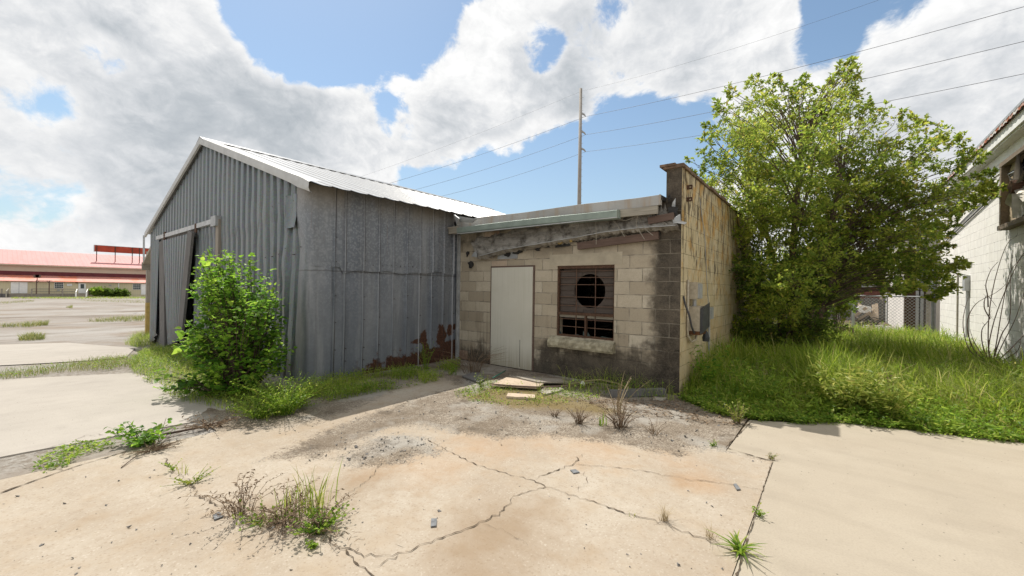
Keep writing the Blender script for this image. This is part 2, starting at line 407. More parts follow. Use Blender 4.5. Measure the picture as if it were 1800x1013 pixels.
def mk_side():                  # flat galvanised side wall, rust along the foot
    g = mat('galvanised_panels', .5, .15, .35); p = g.pos(); x, y, z = g.sep(p)
    sp = g.voro(p, 38, 'Color'); sp = g.node('ShaderNodeRGBToBW', {0: sp}).outputs[0]
    mott = g.noise(p, 9, 8, .68); big = g.noise(g.map(p, (1, 1.2, .6)), 1.2, 5)
    st = g.noise(g.map(p, (1, 14, .35)), 1.2, 6, .6)
    c = g.ramp(big, [(.28, (.105, .122, .148)), (.5, (.155, .175, .203)), (.72, (.225, .243, .265))])
    c = g.mix(g.mr(mott, .42, .64, 0, .45), c, (.105, .118, .142)); c = g.mix(g.mr(g.noise(g.map(p, (1, 5, .5)), 1.1, 7, .65), .52, .7, 0, .6), c, (.33, .34, .35))
    c = g.mix(g.m('MULTIPLY', g.m('GREATER_THAN', sp, .62), g.mr(z, .9, 2.3, .06, .34)), c, (.34, .355, .37))
    pn = g.node('ShaderNodeTexWhiteNoise', {'W': g.m('FLOOR', g.m('MULTIPLY', y, 3.4))}, noise_dimensions='1D').outputs[0]
    c = g.mix(g.mr(pn, 0, 1, 0, .22), c, (.30, .30, .295)); c = g.mix(g.mr(st, .5, .72, 0, .45), c, (.115, .115, .12))
    c = g.mix(g.m('MULTIPLY', g.mr(z, 2.5, 3.05, 0, .65, True), g.mr(big, .3, .55)), c, (.23, .19, .135))
    rn = g.noise(p, 4.5, 9, .68)
    lim = g.m('ADD', .12, g.m('MULTIPLY', g.mr(y, 3.6, 6.1), .32))
    r = g.mr(g.m('ADD', g.m('SUBTRACT', lim, z), g.m('MULTIPLY', g.m('SUBTRACT', rn, .5), .9)), -.02, .05)
    r = g.m('MULTIPLY', r, g.mr(y, 3.7, 4.0))
    def spot(yy, zz, ry, rz): return g.m('SUBTRACT', 1., g.vm('LENGTH', g.comb(0, g.m('DIVIDE', g.m('SUBTRACT', y, yy), ry), g.m('DIVIDE', g.m('SUBTRACT', z, zz), rz)), out=1))
    for a in ((5.68, .50, .17, .34), (5.92, .62, .09, .16), (5.22, .50, .13, .17), (5.1, .46, .2, .06), (5.3, .28, .10, .13), (6.05, .68, .05, .07)):
        r = g.m('MAXIMUM', r, g.mr(g.m('ADD', spot(*a), g.m('MULTIPLY', g.m('SUBTRACT', rn, .5), 2.2)), .12, .3))
    c = g.mix(r, c, g.ramp(g.noise(p, 30, 6), [(.3, (.03, .014, .009)), (.7, (.105, .046, .025))]))
    # rust runs on the seams of the upper sheets
    rs = g.noise(g.map(p, (1, 30, 1.4)), 1., 5)
    c = g.mix(g.m('MULTIPLY', g.mr(rs, .62, .72), g.m('MULTIPLY', g.mr(z, 1.7, 2.3), g.mr(z, 3.0, 2.4, 0, .5))), c, (.20, .11, .06))
    # rib shade and light edges painted into the colour along sheet laps, plus grime
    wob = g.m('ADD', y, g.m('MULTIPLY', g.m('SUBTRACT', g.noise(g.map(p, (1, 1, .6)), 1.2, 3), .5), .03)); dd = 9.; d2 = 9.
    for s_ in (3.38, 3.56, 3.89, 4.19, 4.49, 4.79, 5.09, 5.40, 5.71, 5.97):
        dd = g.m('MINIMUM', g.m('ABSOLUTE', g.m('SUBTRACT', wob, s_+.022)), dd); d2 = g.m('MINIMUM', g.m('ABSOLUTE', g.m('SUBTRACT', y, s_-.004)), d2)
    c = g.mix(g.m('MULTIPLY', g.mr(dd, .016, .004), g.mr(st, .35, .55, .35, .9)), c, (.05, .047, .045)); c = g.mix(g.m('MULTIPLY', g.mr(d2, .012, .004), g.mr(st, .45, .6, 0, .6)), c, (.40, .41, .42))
    c = g.mix(g.mr(g.m('ABSOLUTE', g.m('SUBTRACT', z, g.m('ADD', 1.735, g.m('MULTIPLY', g.m('SUBTRACT', rn, .5), .06)))), .016, .005, 0, .5), c, (.055, .05, .045))
    g.col(c); g.nrm(g.m('ADD', big, g.m('MULTIPLY', mott, .12)), .22, .04)
    g.put(g.b.inputs['Metallic'], g.mr(r, 0, 1, .15, 0)); g.put(g.b.inputs['Roughness'], g.mr(r, 0, 1, .48, .9)); return g.mat
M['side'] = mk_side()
def mk_roof():
    g = mat('white_metal_roof', .38, .1, .5); p = g.pos()
    n = g.noise(g.map(p, (.5, 3, 1)), 1.5, 6)
    c = g.ramp(n, [(.3, (.225, .224, .218)), (.7, (.295, .294, .29))]); c = g.mix(g.mr(g.noise(p, 7, 6, .7), .6, .75, 0, .3), c, (.40, .36, .31))
    g.col(c); g.nrm(n, .1, .02); return g.mat
M['roof'] = mk_roof()

def mk_block(name, axis, cols, soot=None, bw=.405, bh=.204, mort=(.42, .37, .28), z0=0., msize=.008, off=0.):
    """concrete block wall; axis 0: wall runs along x, 1: along y"""
    g = mat(name, .9, 0, .2); p = g.pos(); x, y, z = g.sep(p); a = x if axis == 0 else y
    q = g.comb(g.m('ADD', a, off), g.m('SUBTRACT', z, z0), 0)
    wob = g.scale(g.vm('SUBTRACT', g.noisec(p, 6, 3), (.5, .5, .5)), .012); q = g.vm('ADD', q, wob)
    br = g.node('ShaderNodeTexBrick', {'Vector': q, 'Scale': 1., 'Mortar Size': msize, 'Mortar Smooth': .35, 'Bias': 0., 'Brick Width': bw, 'Row Height': bh,
                 'Color1': (0, 0, 0, 1), 'Color2': (1, 1, 1, 1), 'Mortar': (.5, .5, .5, 1)}, offset=.5)
    rb = g.node('ShaderNodeRGBToBW', {0: br.outputs[0]}).outputs[0]; mf = br.outputs['Fac']
    fine = g.noise(p, 70, 5, .7); med = g.noise(p, 5, 7, .65)
    c = g.ramp(rb, [(0, cols[0]), (.5, cols[1]), (1, cols[2])])
    c = g.mix(g.mr(med, .35, .7, 0, .5), c, tuple(v*.72 for v in cols[1]))
    c = g.mix(g.mr(fine, .45, .75, 0, .35), c, tuple(v*.6 for v in cols[0]))
    mc = g.mix(g.mr(g.noise(p, 8, 4), .4, .65), mort, tuple(v*.45 for v in mort)); c = g.mix(mf, c, mc)
    if soot: c = soot(g, p, x, y, z, c, med, fine, rb, mf)
    g.col(c); h = g.m('SUBTRACT', g.m('MULTIPLY', fine, .16), g.m('MULTIPLY', mf, .9)); g.nrm(h, .55, .012); return g.mat
def soot_front(g, p, x, y, z, c, med, fine, rb, mf):
    n = g.noise(p, 2.6, 8, .62); nv = g.noise(g.map(p, (9, 9, .7)), 1.3, 6, .6)
    # damp black mould along the foot, heavier between door and corner
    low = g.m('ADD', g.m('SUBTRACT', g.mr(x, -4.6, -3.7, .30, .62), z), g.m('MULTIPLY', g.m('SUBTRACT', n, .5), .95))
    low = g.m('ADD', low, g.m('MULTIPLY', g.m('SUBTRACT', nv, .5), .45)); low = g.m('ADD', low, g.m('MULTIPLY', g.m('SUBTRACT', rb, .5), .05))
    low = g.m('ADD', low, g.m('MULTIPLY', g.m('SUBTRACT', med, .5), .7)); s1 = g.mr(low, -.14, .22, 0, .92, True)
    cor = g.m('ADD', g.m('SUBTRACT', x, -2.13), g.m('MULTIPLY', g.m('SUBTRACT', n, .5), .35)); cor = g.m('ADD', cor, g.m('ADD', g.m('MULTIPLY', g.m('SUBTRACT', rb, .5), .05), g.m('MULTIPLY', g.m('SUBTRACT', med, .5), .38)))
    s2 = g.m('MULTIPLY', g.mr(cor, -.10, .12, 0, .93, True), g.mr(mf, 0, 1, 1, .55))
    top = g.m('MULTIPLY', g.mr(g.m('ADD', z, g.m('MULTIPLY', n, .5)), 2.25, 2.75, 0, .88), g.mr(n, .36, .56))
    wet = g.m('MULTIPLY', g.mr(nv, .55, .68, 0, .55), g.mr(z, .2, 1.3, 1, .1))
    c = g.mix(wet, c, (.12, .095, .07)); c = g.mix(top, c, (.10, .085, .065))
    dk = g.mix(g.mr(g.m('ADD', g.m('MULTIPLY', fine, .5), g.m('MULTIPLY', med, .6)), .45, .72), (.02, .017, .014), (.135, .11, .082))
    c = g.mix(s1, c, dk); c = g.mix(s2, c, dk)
    # red brick dust tints by the door
    return g.mix(g.m('MULTIPLY', g.m('GREATER_THAN', rb, .86), g.mr(x, -3.7, -4.2, 0, .35)), c, (.42, .25, .17))
M['blockf'] = mk_block('painted_block_front', 0, [(.33, .275, .20), (.465, .40, .30), (.58, .515, .405)], soot_front, off=.05, mort=(.36, .32, .25))
def soot_side(g, p, x, y, z, c, med, fine, rb, mf):
    v = g.noise(g.map(p, (6, 6, 1.1)), 2.2, 8, .68, .5); b = g.noise(p, 1.7, 5)
    up_ = g.mr(z, 1.2, 3.2, -.03, .07)
    pe = g.mr(g.m('ADD', v, up_), .545, .60); c = g.mix(g.m('MULTIPLY', pe, .88), c, (.075, .055, .035))
    oc = g.mr(g.noise(p, 3.1, 7, .65), .50, .62); c = g.mix(g.m('MULTIPLY', oc, g.mr(z, .8, 2.6, .25, .8)), c, (.47, .27, .075))
    return g.mix(g.mr(g.m('ADD', z, g.m('MULTIPLY', b, .6)), .7, .2, 0, .5), c, (.20, .16, .09))
M['blocks'] = mk_block('peeling_yellow_block', 1, [(.53, .435, .265), (.59, .49, .31), (.63, .54, .37)], soot_side, mort=(.34, .28, .18), msize=.004)
def soot_white(g, p, x, y, z, c, med, fine, rb, mf):
    v = g.noise(g.map(p, (6, 6, .5)), 1.6, 7, .62)
    c = g.mix(g.mr(v, .52, .75, 0, .3), c, (.50, .45, .38))
    st = g.m('MULTIPLY', g.mr(g.m('ABSOLUTE', g.m('SUBTRACT', y, 11.4)), .9, .1), g.m('MULTIPLY', g.mr(v, .4, .6, .2, .8), g.mr(z, .3, 2.7, .3, 1)))
    return g.mix(g.m('MULTIPLY', st, .6), c, (.42, .28, .15))
M['blockw'] = mk_block('white_painted_block', 1, [(.77, .74, .69), (.79, .765, .715), (.81, .785, .74)], soot_white, mort=(.60, .57, .53), msize=.005)

def mk_slab():
    g = mat('old_tan_concrete', .85, 0, .25); p = g.pos(); x, y, z = g.sep(p)
    big = g.noise(p, .9, 5, .6); med = g.noise(p, 4, 7, .65); fine = g.noise(p, 60, 5, .75); peb = g.voro(p, 105, 'Color')
    pb = g.node('ShaderNodeRGBToBW', {0: peb}).outputs[0]
    c = g.ramp(big, [(.3, (.295, .24, .18)), (.5, (.345, .292, .228)), (.7, (.40, .352, .287))])
    c = g.mix(g.mr(med, .48, .72, 0, .5), c, (.335, .255, .17))
    c = g.mix(g.m('MULTIPLY', g.m('GREATER_THAN', pb, .82), g.mr(med, .35, .6, .42, .05)), c, (.50, .45, .38))
    c = g.mix(g.m('MULTIPLY', g.m('LESS_THAN', pb, .15), .5), c, (.24, .185, .13))
    c = g.mix(g.mr(fine, .5, .8, 0, .4), c, (.27, .21, .14))
    mo2 = g.noise(p, 15, 7, .72); c = g.mix(g.mr(mo2, .5, .7, 0, .38), c, (.23, .175, .12)); c = g.mix(g.mr(mo2, .42, .28, 0, .3), c, (.47, .42, .35))
    st = g.attr('stain'); c = g.mix(g.m('MULTIPLY', g.mr(g.m('ADD', st, g.m('MULTIPLY', g.m('SUBTRACT', med, .5), 1.1)), .3, .9), .62), c, (.215, .15, .09))
    ru = g.attr('rust'); c = g.mix(g.m('MULTIPLY', g.mr(g.m('ADD', ru, g.m('MULTIPLY', g.m('SUBTRACT', med, .5), 1.0)), .3, 1.1), .42), c, (.36, .205, .095))
    # gravel washed out over the slab
    gv = g.attr('gravel'); gn = g.m('ADD', g.m('MULTIPLY', g.m('SUBTRACT', g.noise(p, 7, 8, .7), .5), .55), g.m('MULTIPLY', g.m('SUBTRACT', g.voro(p, 60, 'Distance'), .4), .22))
    gm = g.mr(g.m('ADD', gv, gn), -.03, .09)
    gc = g.ramp(g.voro(p, 85, 'Color'), [(.15, (.12, .096, .072)), (.45, (.23, .19, .145)), (.75, (.32, .275, .22)), (1, (.44, .40, .335))])
    gc = g.mix(g.mr(g.noise(p, 2.2, 6, .65), .4, .62, 0, .75), gc, (.15, .115, .08)); gc = g.mix(g.mr(g.noise(p, 1.3, 4), .5, .62, 0, .75), gc, (.33, .31, .275)); gc = g.mix(g.mr(g.noise(p, 3.5, 8, .7), .55, .62, 0, .6), gc, (.085, .065, .045))
    mo = g.attr('moss'); gc = g.mix(g.m('MULTIPLY', g.mr(g.m('ADD', mo, g.m('MULTIPLY', g.m('SUBTRACT', g.noise(p, 5, 7, .7), .5), 1.4)), .35, .8), .8), gc, (.17, .125, .045))
    c = g.mix(gm, c, gc); g.col(c)
    h = g.m('ADD', g.m('MULTIPLY', fine, .25), g.m('MULTIPLY', g.m('MULTIPLY', gm, g.m('SUBTRACT', 1., g.voro(p, 85, 'Distance'))), 1.4))
    h = g.m('ADD', h, g.m('MULTIPLY', med, .5)); g.nrm(h, .5, .014); return g.mat
M['slab'] = mk_slab()
def mk_conc(name, a, b, streak):
    g = mat(name, .85, 0, .25); p = g.pos()
    big = g.noise(p, .8, 5); st = g.noise(g.map(p, streak), 1.4, 6, .6); fine = g.noise(p, 80, 4, .75)
    c = g.ramp(big, [(.3, a), (.7, b)]); c = g.mix(g.mr(st, .5, .75, 0, .35), c, tuple(v*.72 for v in a))
    c = g.mix(g.mr(fine, .45, .75, 0, .4), c, tuple(v*.6 for v in a)); pv = g.voro(p, 26); pk = g.node('ShaderNodeRGBToBW', {0: g.voro(p, 26, 'Color')}).outputs[0]
    c = g.mix(g.m('MULTIPLY', g.mr(pv, .16, .08), g.m('GREATER_THAN', pk, .72)), c, tuple(v*.4 for v in a)); bl = g.noise(p, 3.4, 9, .7); c = g.mix(g.mr(bl, .5, .75, 0, .28), c, tuple(v*.68 for v in a)); c = g.mix(g.mr(bl, .45, .3, 0, .2), c, tuple(min(1, v*1.15) for v in b))
    g.col(c); g.nrm(g.m('ADD', fine, g.m('MULTIPLY', bl, .5)), .3, .006); return g.mat
M['newslab'] = mk_conc('smooth_new_concrete', (.335, .287, .222), (.375, .328, .26), (.5, 2.5, 1))
M['paleslab'] = mk_conc('pale_concrete', (.345, .313, .272), (.395, .358, .312), (2.2, .6, 1))
def mk_ground():
    g = mat('gravel_and_dirt', .95, 0, .15); p = g.pos(); x, y, z = g.sep(p)
    n = g.noise(p, .11, 6, .62); n2 = g.noise(g.map(p, (.6, .1, 1)), .35, 6, .6); fine = g.noise(p, 18, 6, .75); n3 = g.noise(p, .5, 6, .65)
    lot = g.ramp(g.m('ADD', g.m('MULTIPLY', n2, .55), g.m('MULTIPLY', n, .45)), [(.36, (.19, .15, .115)), (.47, (.265, .24, .215)), (.58, (.315, .295, .27)), (.7, (.29, .288, .275))])
    lot = g.mix(g.mr(n3, .50, .66, 0, .7), lot, (.20, .15, .105)); lot = g.mix(g.mr(g.noise(g.map(p, (.35, .12, 1), (3, 1, 0)), .9, 7, .65), .56, .66, 0, .7), lot, (.12, .09, .065))
    lot = g.mix(g.mr(fine, .45, .75, 0, .35), lot, (.15, .13, .10))
    soil = g.ramp(g.noise(p, 3, 7, .65), [(.3, (.06, .045, .03)), (.7, (.17, .13, .085))])
    f = g.m('MULTIPLY', g.mr(x, -6.6, -6.1), g.mr(y, 2.8, 3.1))
    near = g.m('MULTIPLY', g.mr(g.m('ADD', x, g.m('MULTIPLY', g.m('SUBTRACT', n3, .5), 2)), -11.5, -9.8), g.mr(x, -4.9, -5.3))
    c = g.mix(f, lot, soil); c = g.mix(g.m('MULTIPLY', near, .75), c, g.mix(g.mr(fine, .4, .6), (.30, .28, .25), (.15, .12, .09)))
    g.col(c); g.nrm(g.m('ADD', fine, n3), .5, .03); return g.mat
M['ground'] = mk_ground()

# ================================================================== GROUND
GZ = -.012
mb = MB()
xs = [-900, -400, -200, -120, -90, -60, -40, -28, -22, -16, -13, -10, -6.2, 3, 30, 200, 700]
ys = [-300, -80, -30, -10, 0, 3, 8, 14, 22, 40, 90, 250, 900]
mb.grid(lambda x, y: (x, y, gz(x)+GZ), xs, ys)
tag(mb.build('ground', M['ground'], base=(0, 0, 0)), kind='structure')

def G2(pts): return [gnd(*p)[:2] for p in pts]
# old tan slab with gravel washed over it
xs = np.unique(np.concatenate([np.arange(-6.27, -.405, .035), [-4.93, -.78, -.405]])); ys = np.unique(np.concatenate([np.arange(-2., 6.11, .035), [1.45, 4.3]]))
XX, YY = np.meshgrid(xs, ys)
gpoly = G2([(470, 806), (530, 778), (575, 757), (640, 733), (700, 712), (770, 690), (815, 682)])+[(-6.6, 5.2), (-6.6, 6.5), (-.3, 6.5), (-.5, 4.3)]+G2([(1240, 785), (1180, 799), (1100, 782), (1040, 774), (960, 764), (880, 771), (800, 760), (760, 752), (720, 747), (680, 755), (620, 781), (560, 803)])
gp2 = G2([(595, 806), (650, 775), (700, 763), (750, 772), (775, 795), (700, 812), (640, 820)])
sg = np.maximum(sdf(XX, YY, gpoly), sdf(XX, YY, gp2))
strip = [(-6.6, 1.3), (-4.95, 1.3), (-4.4, 2.1), (-4.55, 2.75), (-5.2, 4.2), (-5.5, 5.3), (-6.6, 5.3)]
sg = np.maximum(sg, sdf(XX, YY, strip)-.05)
moss = sdf(XX, YY, G2([(780, 700), (860, 668), (1000, 688), (1110, 715), (1160, 735), (1060, 740), (980, 730), (900, 728), (840, 715)]))
def gauss(l):
    a = np.zeros(XX.shape)
    for px, py, r, w in l:
        c = gnd(px, py); a = np.maximum(a, w*np.exp(-((XX-c[0])**2+(YY-c[1])**2)/(2*r*r)))
    return a
stain = gauss([(640, 850, .35, .8), (880, 930, .35, .9), (820, 985, .25, .8), (600, 735, .5, .55), (1180, 830, .25, .5), (500, 900, .3, .5), (720, 860, .4, .5), (250, 880, .5, .35), (960, 880, .2, .5), (1190, 720, .4, .4)])
rustv = gauss([(1230, 845, .2, 1.), (1190, 812, .25, .7), (860, 780, .45, .8), (1040, 790, .4, .75), (760, 815, .4, .75), (660, 825, .3, .5), (950, 775, .4, .7), (1250, 855, .12, .9)])
ZZ = .008*(fbm(XX*1.5, YY*1.5, 4, 3)-.5)*np.clip(np.minimum(np.minimum(-.405-XX, XX+6.27), 1)*4, 0, 1)
V = np.stack([XX.ravel(), YY.ravel(), ZZ.ravel()], 1)
nx = len(xs); jj, ii = np.meshgrid(np.arange(len(ys)-1), np.arange(nx-1), indexing='ij')
cx = (xs[ii]+xs[ii+1])/2; cy = (ys[jj]+ys[jj+1])/2
keep = ((cy < 4.3) | (cx < -.78)) & ((cx > -4.93) | (cy > 1.45))
ii, jj = ii[keep], jj[keep]; a = jj*nx+ii
build = build_np('concrete_slab', V, np.stack([a, a+1, a+nx+1, a+nx], 1), M['slab'], base=(0, 0, 0), smooth=True,
                 attrs={'gravel': np.clip(sg, -.5, .5).ravel(), 'moss': np.clip(moss*2.5, -1, 1).ravel(), 'stain': stain.ravel(), 'rust': rustv.ravel()})
tag(build, kind='structure')

def sheet(name, poly, z, m, th=.06):
    mb = MB(); mb.prism([(p[0], p[1], z-th) for p in poly], (0, 0, th)); return tag(mb.build(name, m, base=(0, 0, 0)), kind='structure')
sheet('pavement', [(-.400, -3), (6, -3), (6, 7.4), (3.0, 6.9), (1.54, 6.50), (.75, 6.28), (.1, 6.13), (-.35, 5.72), (-.755, 5.50), (-.775, 4.305), (-.400, 4.29)], 0, M['newslab'])
sheet('concrete_pad', [(-5.62, -5), (-5.58, .2), (-5.5, 1.0), (-5.45, 1.75), (-6.2, 2.0), (-7.2, 1.95), (-9.2, 1.48), (-10.0, .12), (-10.4, -1.2), (-10.9, -5)], 0, M['paleslab'])
fp = [gnd(*p) for p in ((-150, 650), (60, 640), (160, 634), (222, 628), (238, 612), (120, 603), (-150, 610))]
mb = MB(); mb.add([(p[0], p[1], p[2]+.004) for p in fp], [tuple(range(7))]); tag(mb.build('apron', M['paleslab'], base=(0, 0, 0)), kind='structure')

# cracks and open joints
def crack(pts, w, name='pavement_crack', jit=.010, zz=.006):
    P = [gnd(*p) for p in pts]; out = []
    for a, b in zip(P[:-1], P[1:]):
        n = max(2, int(np.linalg.norm(b-a)/.03))
        for i in range(n): out.append(a+(b-a)*i/n)
    out.append(P[-1]); out = np.array(out)
    n = len(out); d = np.gradient(out, axis=0); d = unit(d); s = np.stack([-d[:, 1], d[:, 0], 0*d[:, 0]], 1)
    out = out+s*NR.normal(0, jit, (n, 1)); ww = .45*w*np.clip(NR.lognormal(-.15, .7, n), .1, 2.6)[:, None]; ww[0] *= .2; ww[-1] *= .2
    V = np.concatenate([out-s*ww/2, out+s*ww/2]); V[:, 2] += zz
    i = np.arange(n-1); tag(build_np(name, V, np.stack([i, i+1, i+1+n, i+n], 1), M['crack'], base=(0, 0, 0)), kind='structure')
for pts, w in (([(745, 770), (790, 795), (850, 822), (905, 838), (940, 845), (960, 857), (1000, 870), (1050, 885), (1100, 904), (1150, 917), (1200, 935), (1260, 957), (1292, 968)], .010),
               ([(960, 857), (905, 873), (882, 902), (845, 920), (785, 943), (720, 968), (690, 977), (640, 980), (590, 960)], .010),
               ([(940, 843), (985, 825), (1008, 816), (1025, 798)], .012), ([(1008, 818), (1060, 821), (1110, 825), (1200, 842), (1270, 850), (1335, 862), (1342, 866)], .007),
               ([(1010, 868), (1032, 850), (1026, 830)], .005), ([(288, 806), (300, 825), (330, 845), (350, 872), (380, 888), (470, 918), (560, 938), (600, 965), (640, 1000), (690, 1060)], .014),
               ([(700, 975), (655, 1000), (640, 1012)], .005), ([(552, 880), (610, 870), (640, 850), (655, 835), (670, 815)], .005), ([(600, 868), (560, 862), (500, 866)], .004),
               ([(845, 920), (890, 935), (930, 960)], .003),
               ([(0, 808), (60, 795), (110, 781), (150, 766), (230, 762)], .008), ([(0, 812), (30, 815), (60, 828), (130, 826)], .006)):
    crack(pts, w)
for pts, w in (([(1275, 788), (1300, 795), (1357, 812)], .014), ([(1357, 813), (1340, 866), (1312, 955), (1290, 1030)], .012), ([(1275, 788), (1293, 770), (1322, 741)], .012),
               ([(0, 868), (60, 846), (130, 822), (210, 798), (280, 778)], .022), ([(290, 770), (345, 752), (410, 737)], .03)):
    crack(pts, w, 'pavement_joint', .003)

# ================================================================== METAL SHED
GY, SXX, LX, AX, AZ = 3.03, -6.27, -16.03, -11.15, 4.64
def topz(x): return 2.98+(AZ-2.98)*(1-abs(x-AX)/4.88)
shed = empty('metal_shed', (-6.27, 3.03, 0), 'grey corrugated metal shed with a white gabled roof and rusty foot', 'shed')
pitch = .262
cols = np.arange(LX, SXX+.001, pitch/12); rows = np.linspace(0, 1, 26)
def ribprof(x):
    t = (x/pitch) % 1.; return -.066*np.interp(t, [0, .30, .42, .70, .82, 1], [1, 1, 0, 0, 1, 1])
V = []; Fm = []
CX2, RT = np.meshgrid(cols, rows)
zb = np.array([gz(x)-.06 for x in cols]); tz = np.array([topz(x) for x in cols])
ZW = zb[None]+(tz-zb)[None]*RT
wd = np.clip((CX2+9.0)/2.2, 0, 1)
bend = .16*(fbm(CX2*.8+3, ZW*.9, 3, 5)-.5)*wd+.03*(fbm(CX2*1.2, ZW*1.4, 3, 8)-.5)
YW = GY+ribprof(CX2+bend)*(1-.55*np.clip((CX2+6.95)*3, 0, 1))+.13*(fbm(CX2*1.6, ZW*.8, 3, 21)-.5)*wd+np.where(CX2 > -6.9, .03*np.sin(ZW*2.3+CX2*4), 0)
YW[:, -1] = GY
# overlap of the upper sheets
lap = 2.52+.0*CX2+.14*np.clip((CX2+8.5), 0, 2)
YW = YW-np.where(ZW > lap, .012, 0)
V = np.stack([CX2.ravel(), YW.ravel(), ZW.ravel()], 1); n = len(cols)
jj, ii = np.meshgrid(np.arange(len(rows)-1), np.arange(n-1), indexing='ij')
mx = cols[ii]; mz = ZW[jj+1, ii]
keep = ~((mx > -14.5) & (mx < -11.8) & (mz < 2.72)); ii, jj = ii[keep], jj[keep]; a = jj*n+ii
gV, gF = V, np.stack([a, a+1, a+n+1, a+n], 1)
mb = MB()
for k in range(37):
    x = LX+.1+k*pitch
    for z in np.array((1.0, 2.05, 2.9, 3.5, 4.1))+RND.uniform(-.07, .07):
        if z < topz(x)-.12 and not (-14.6 < x < -11.2 and z < 2.8) and RND.random() < .75: mb.box((x-.006, GY-.066, z-.006), (x+.006, GY-.02, z+.006))
build_np('gable_wall', np.concatenate([gV, np.array(mb.v)]), np.concatenate([gF, np.array(mb.f)+len(gV)]), [M['corr'], M['screw']], shed, smooth=False, mi=[0]*len(gF)+[1]*len(mb.f))
# side wall: flat sheets with standing seams
seams = [3.38, 3.56, 3.89, 4.19, 4.49, 4.79, 5.09, 5.40, 5.71, 5.97]
yc = np.unique(np.round(np.concatenate([np.arange(3.03, 6.3, .05)]+[np.array([s-.022, s-.012, s, s+.012, s+.022]) for s in seams]+[np.array([8., 12.5])]), 4))
def seamx(y): return sum(.034*np.clip(1.5-abs(y-s)/.012, 0, 1) for s in seams)
def sidegrid(name, z0f, z1f, off, nz, sd, ex=None):
    R_ = np.linspace(0, 1, nz); Yg, Rg = np.meshgrid(yc, R_)
    z0 = np.array([z0f(y) for y in yc]); z1 = np.array([z1f(y) for y in yc]); Zg = z0[None]+(z1-z0)[None]*Rg
    Xg = SXX+off+seamx(Yg)+.030*(fbm(Yg*1.5, Zg*1.0, 3, sd)-.5)
    Yj = Yg+np.where((Yg > 3.1) & (Yg < 6.2), .02*(fbm(Yg*.7, Zg*.8, 2, sd+4)-.5), 0)
    nn = len(yc); j2, i2 = np.meshgrid(np.arange(nz-1), np.arange(nn-1), indexing='ij'); a = (j2*nn+i2).ravel()
    V_ = np.stack([Xg.ravel(), Yj.ravel(), Zg.ravel()], 1); F_ = np.stack([a, a+1, a+nn+1, a+nn], 1); k_ = len(F_)
    build_np(name, np.concatenate([V_, np.array(ex.v)]), np.concatenate([F_, np.array(ex.f)+len(V_)]), [M['side'], M['screw']], shed, mi=[0]*k_+[1]*len(ex.f))
lapf = lambda y: 1.735+.05*(y-3.5)/2.4+.035*math.sin(y*3.1)*math.sin(y*7.7)+(-.03 if 4.2 < y < 4.27 else 0)
mb = MB(); mu = MB()
for y in seams:
    for z in (.25, .5, .95, 1.3, 1.65, 1.9, 2.3, 2.75):
        if RND.random() < .7: z += RND.uniform(-.04, .04); (mb if z < 1.75 else mu).box((SXX+.005, y+.03, z), (SXX+.038, y+.040, z+.010))
for k in range(26): y = 3.6+k*.094; mu.box((SXX+.005, y, 1.87+RND.uniform(-.02, .02)), (SXX+.038, y+.007, 1.882+RND.uniform(-.01, .01)))
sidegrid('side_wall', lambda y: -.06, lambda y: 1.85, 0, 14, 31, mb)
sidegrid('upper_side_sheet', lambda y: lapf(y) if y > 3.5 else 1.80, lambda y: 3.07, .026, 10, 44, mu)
# corner sheet: folded flashing round the corner, buckled
mb = MB()
cf = [(-6.62, 3.005), (-6.50, 2.985), (-6.38, 2.985), (-6.29, 2.99), (-6.245, 3.02), (-6.24, 3.12), (-6.25, 3.24), (-6.255, 3.34)]
rowz = np.linspace(-.06, 3.06, 18)
mb.grid(lambda i, z: (cf[int(i)][0]+.05*(vnoise(np.array(z*1.3), np.array(i*.6), 3)-.5), cf[int(i)][1]+(.09*(vnoise(np.array(z*1.5), np.array(i*.5), 9)-.5) if i < 5 else 0)-.012, z), range(8), rowz)
mb.build('corner_flashing', M['side'], shed, smooth=True)
# patch sheet near the corner
mb = MB()
mb.grid(lambda x, z: (x, 2.975+.025*math.sin((x+7)*14)+(.03 if z < 2.45 else 0)*(-1), z-.05*(x+6.9)), np.linspace(-7.02, -6.62, 9), (2.42, 2.6, 2.95))
mb.build('patch_sheet', M['corr'], shed, smooth=True)
# back and far walls closing the shed
mb = MB(); mb.prism([(LX, 12.4, -.35), (SXX, 12.4, -.35), (SXX, 12.4, 2.98), (AX, 12.4, AZ), (LX, 12.4, 2.98)], (0, .05, 0)); mb.box((LX, 3.08, -.4), (LX+.05, 12.4, 2.95))
mb.build('rear_wall', M['corr'], shed)
# roof
def rprof(y):
    t = (y % .305)/.305; return .036*max(0, 1-abs(t-.5)*8)+.008*max(0, 1-abs(((t*3) % 1)-.5)*6)
ry = [2.87+.305*(k+f) for k in range(32) for f in (.02, .385, .46, .54, .615, .98)]
def slope(name, s):
    mb = MB(); L = 5.16
    us = (0, .25, .5, .75, 1.)
    def fn(y, u):
        x = AX+s*(.02+L*u); z = 4.735-(L*u)*.338+rprof(y)-.02*(u*(1-u)*4)*.6
        return (x, y, z)
    mb.grid(fn, ry, us); n = len(mb.v); mb.grid(lambda y, u: tuple(np.array(fn(y, u))-(0, 0, .012)), ry, us)
    mb.build(name, M['roof'], shed)
slope('roof', 1); slope('roof', -1)
mb = MB()
mb.prism([(AX-.22, 2.86, 4.665), (AX, 2.86, 4.762), (AX+.22, 2.86, 4.665), (AX+.22, 2.86, 4.69), (AX, 2.86, 4.79), (AX-.22, 2.86, 4.69)], (0, 9.9, 0))
mb.cur = 1
for k in range(30): y = 2.95+k*.305; mb.box((AX+.205, y+.05, 4.655), (AX+.224, y+.24, 4.692))
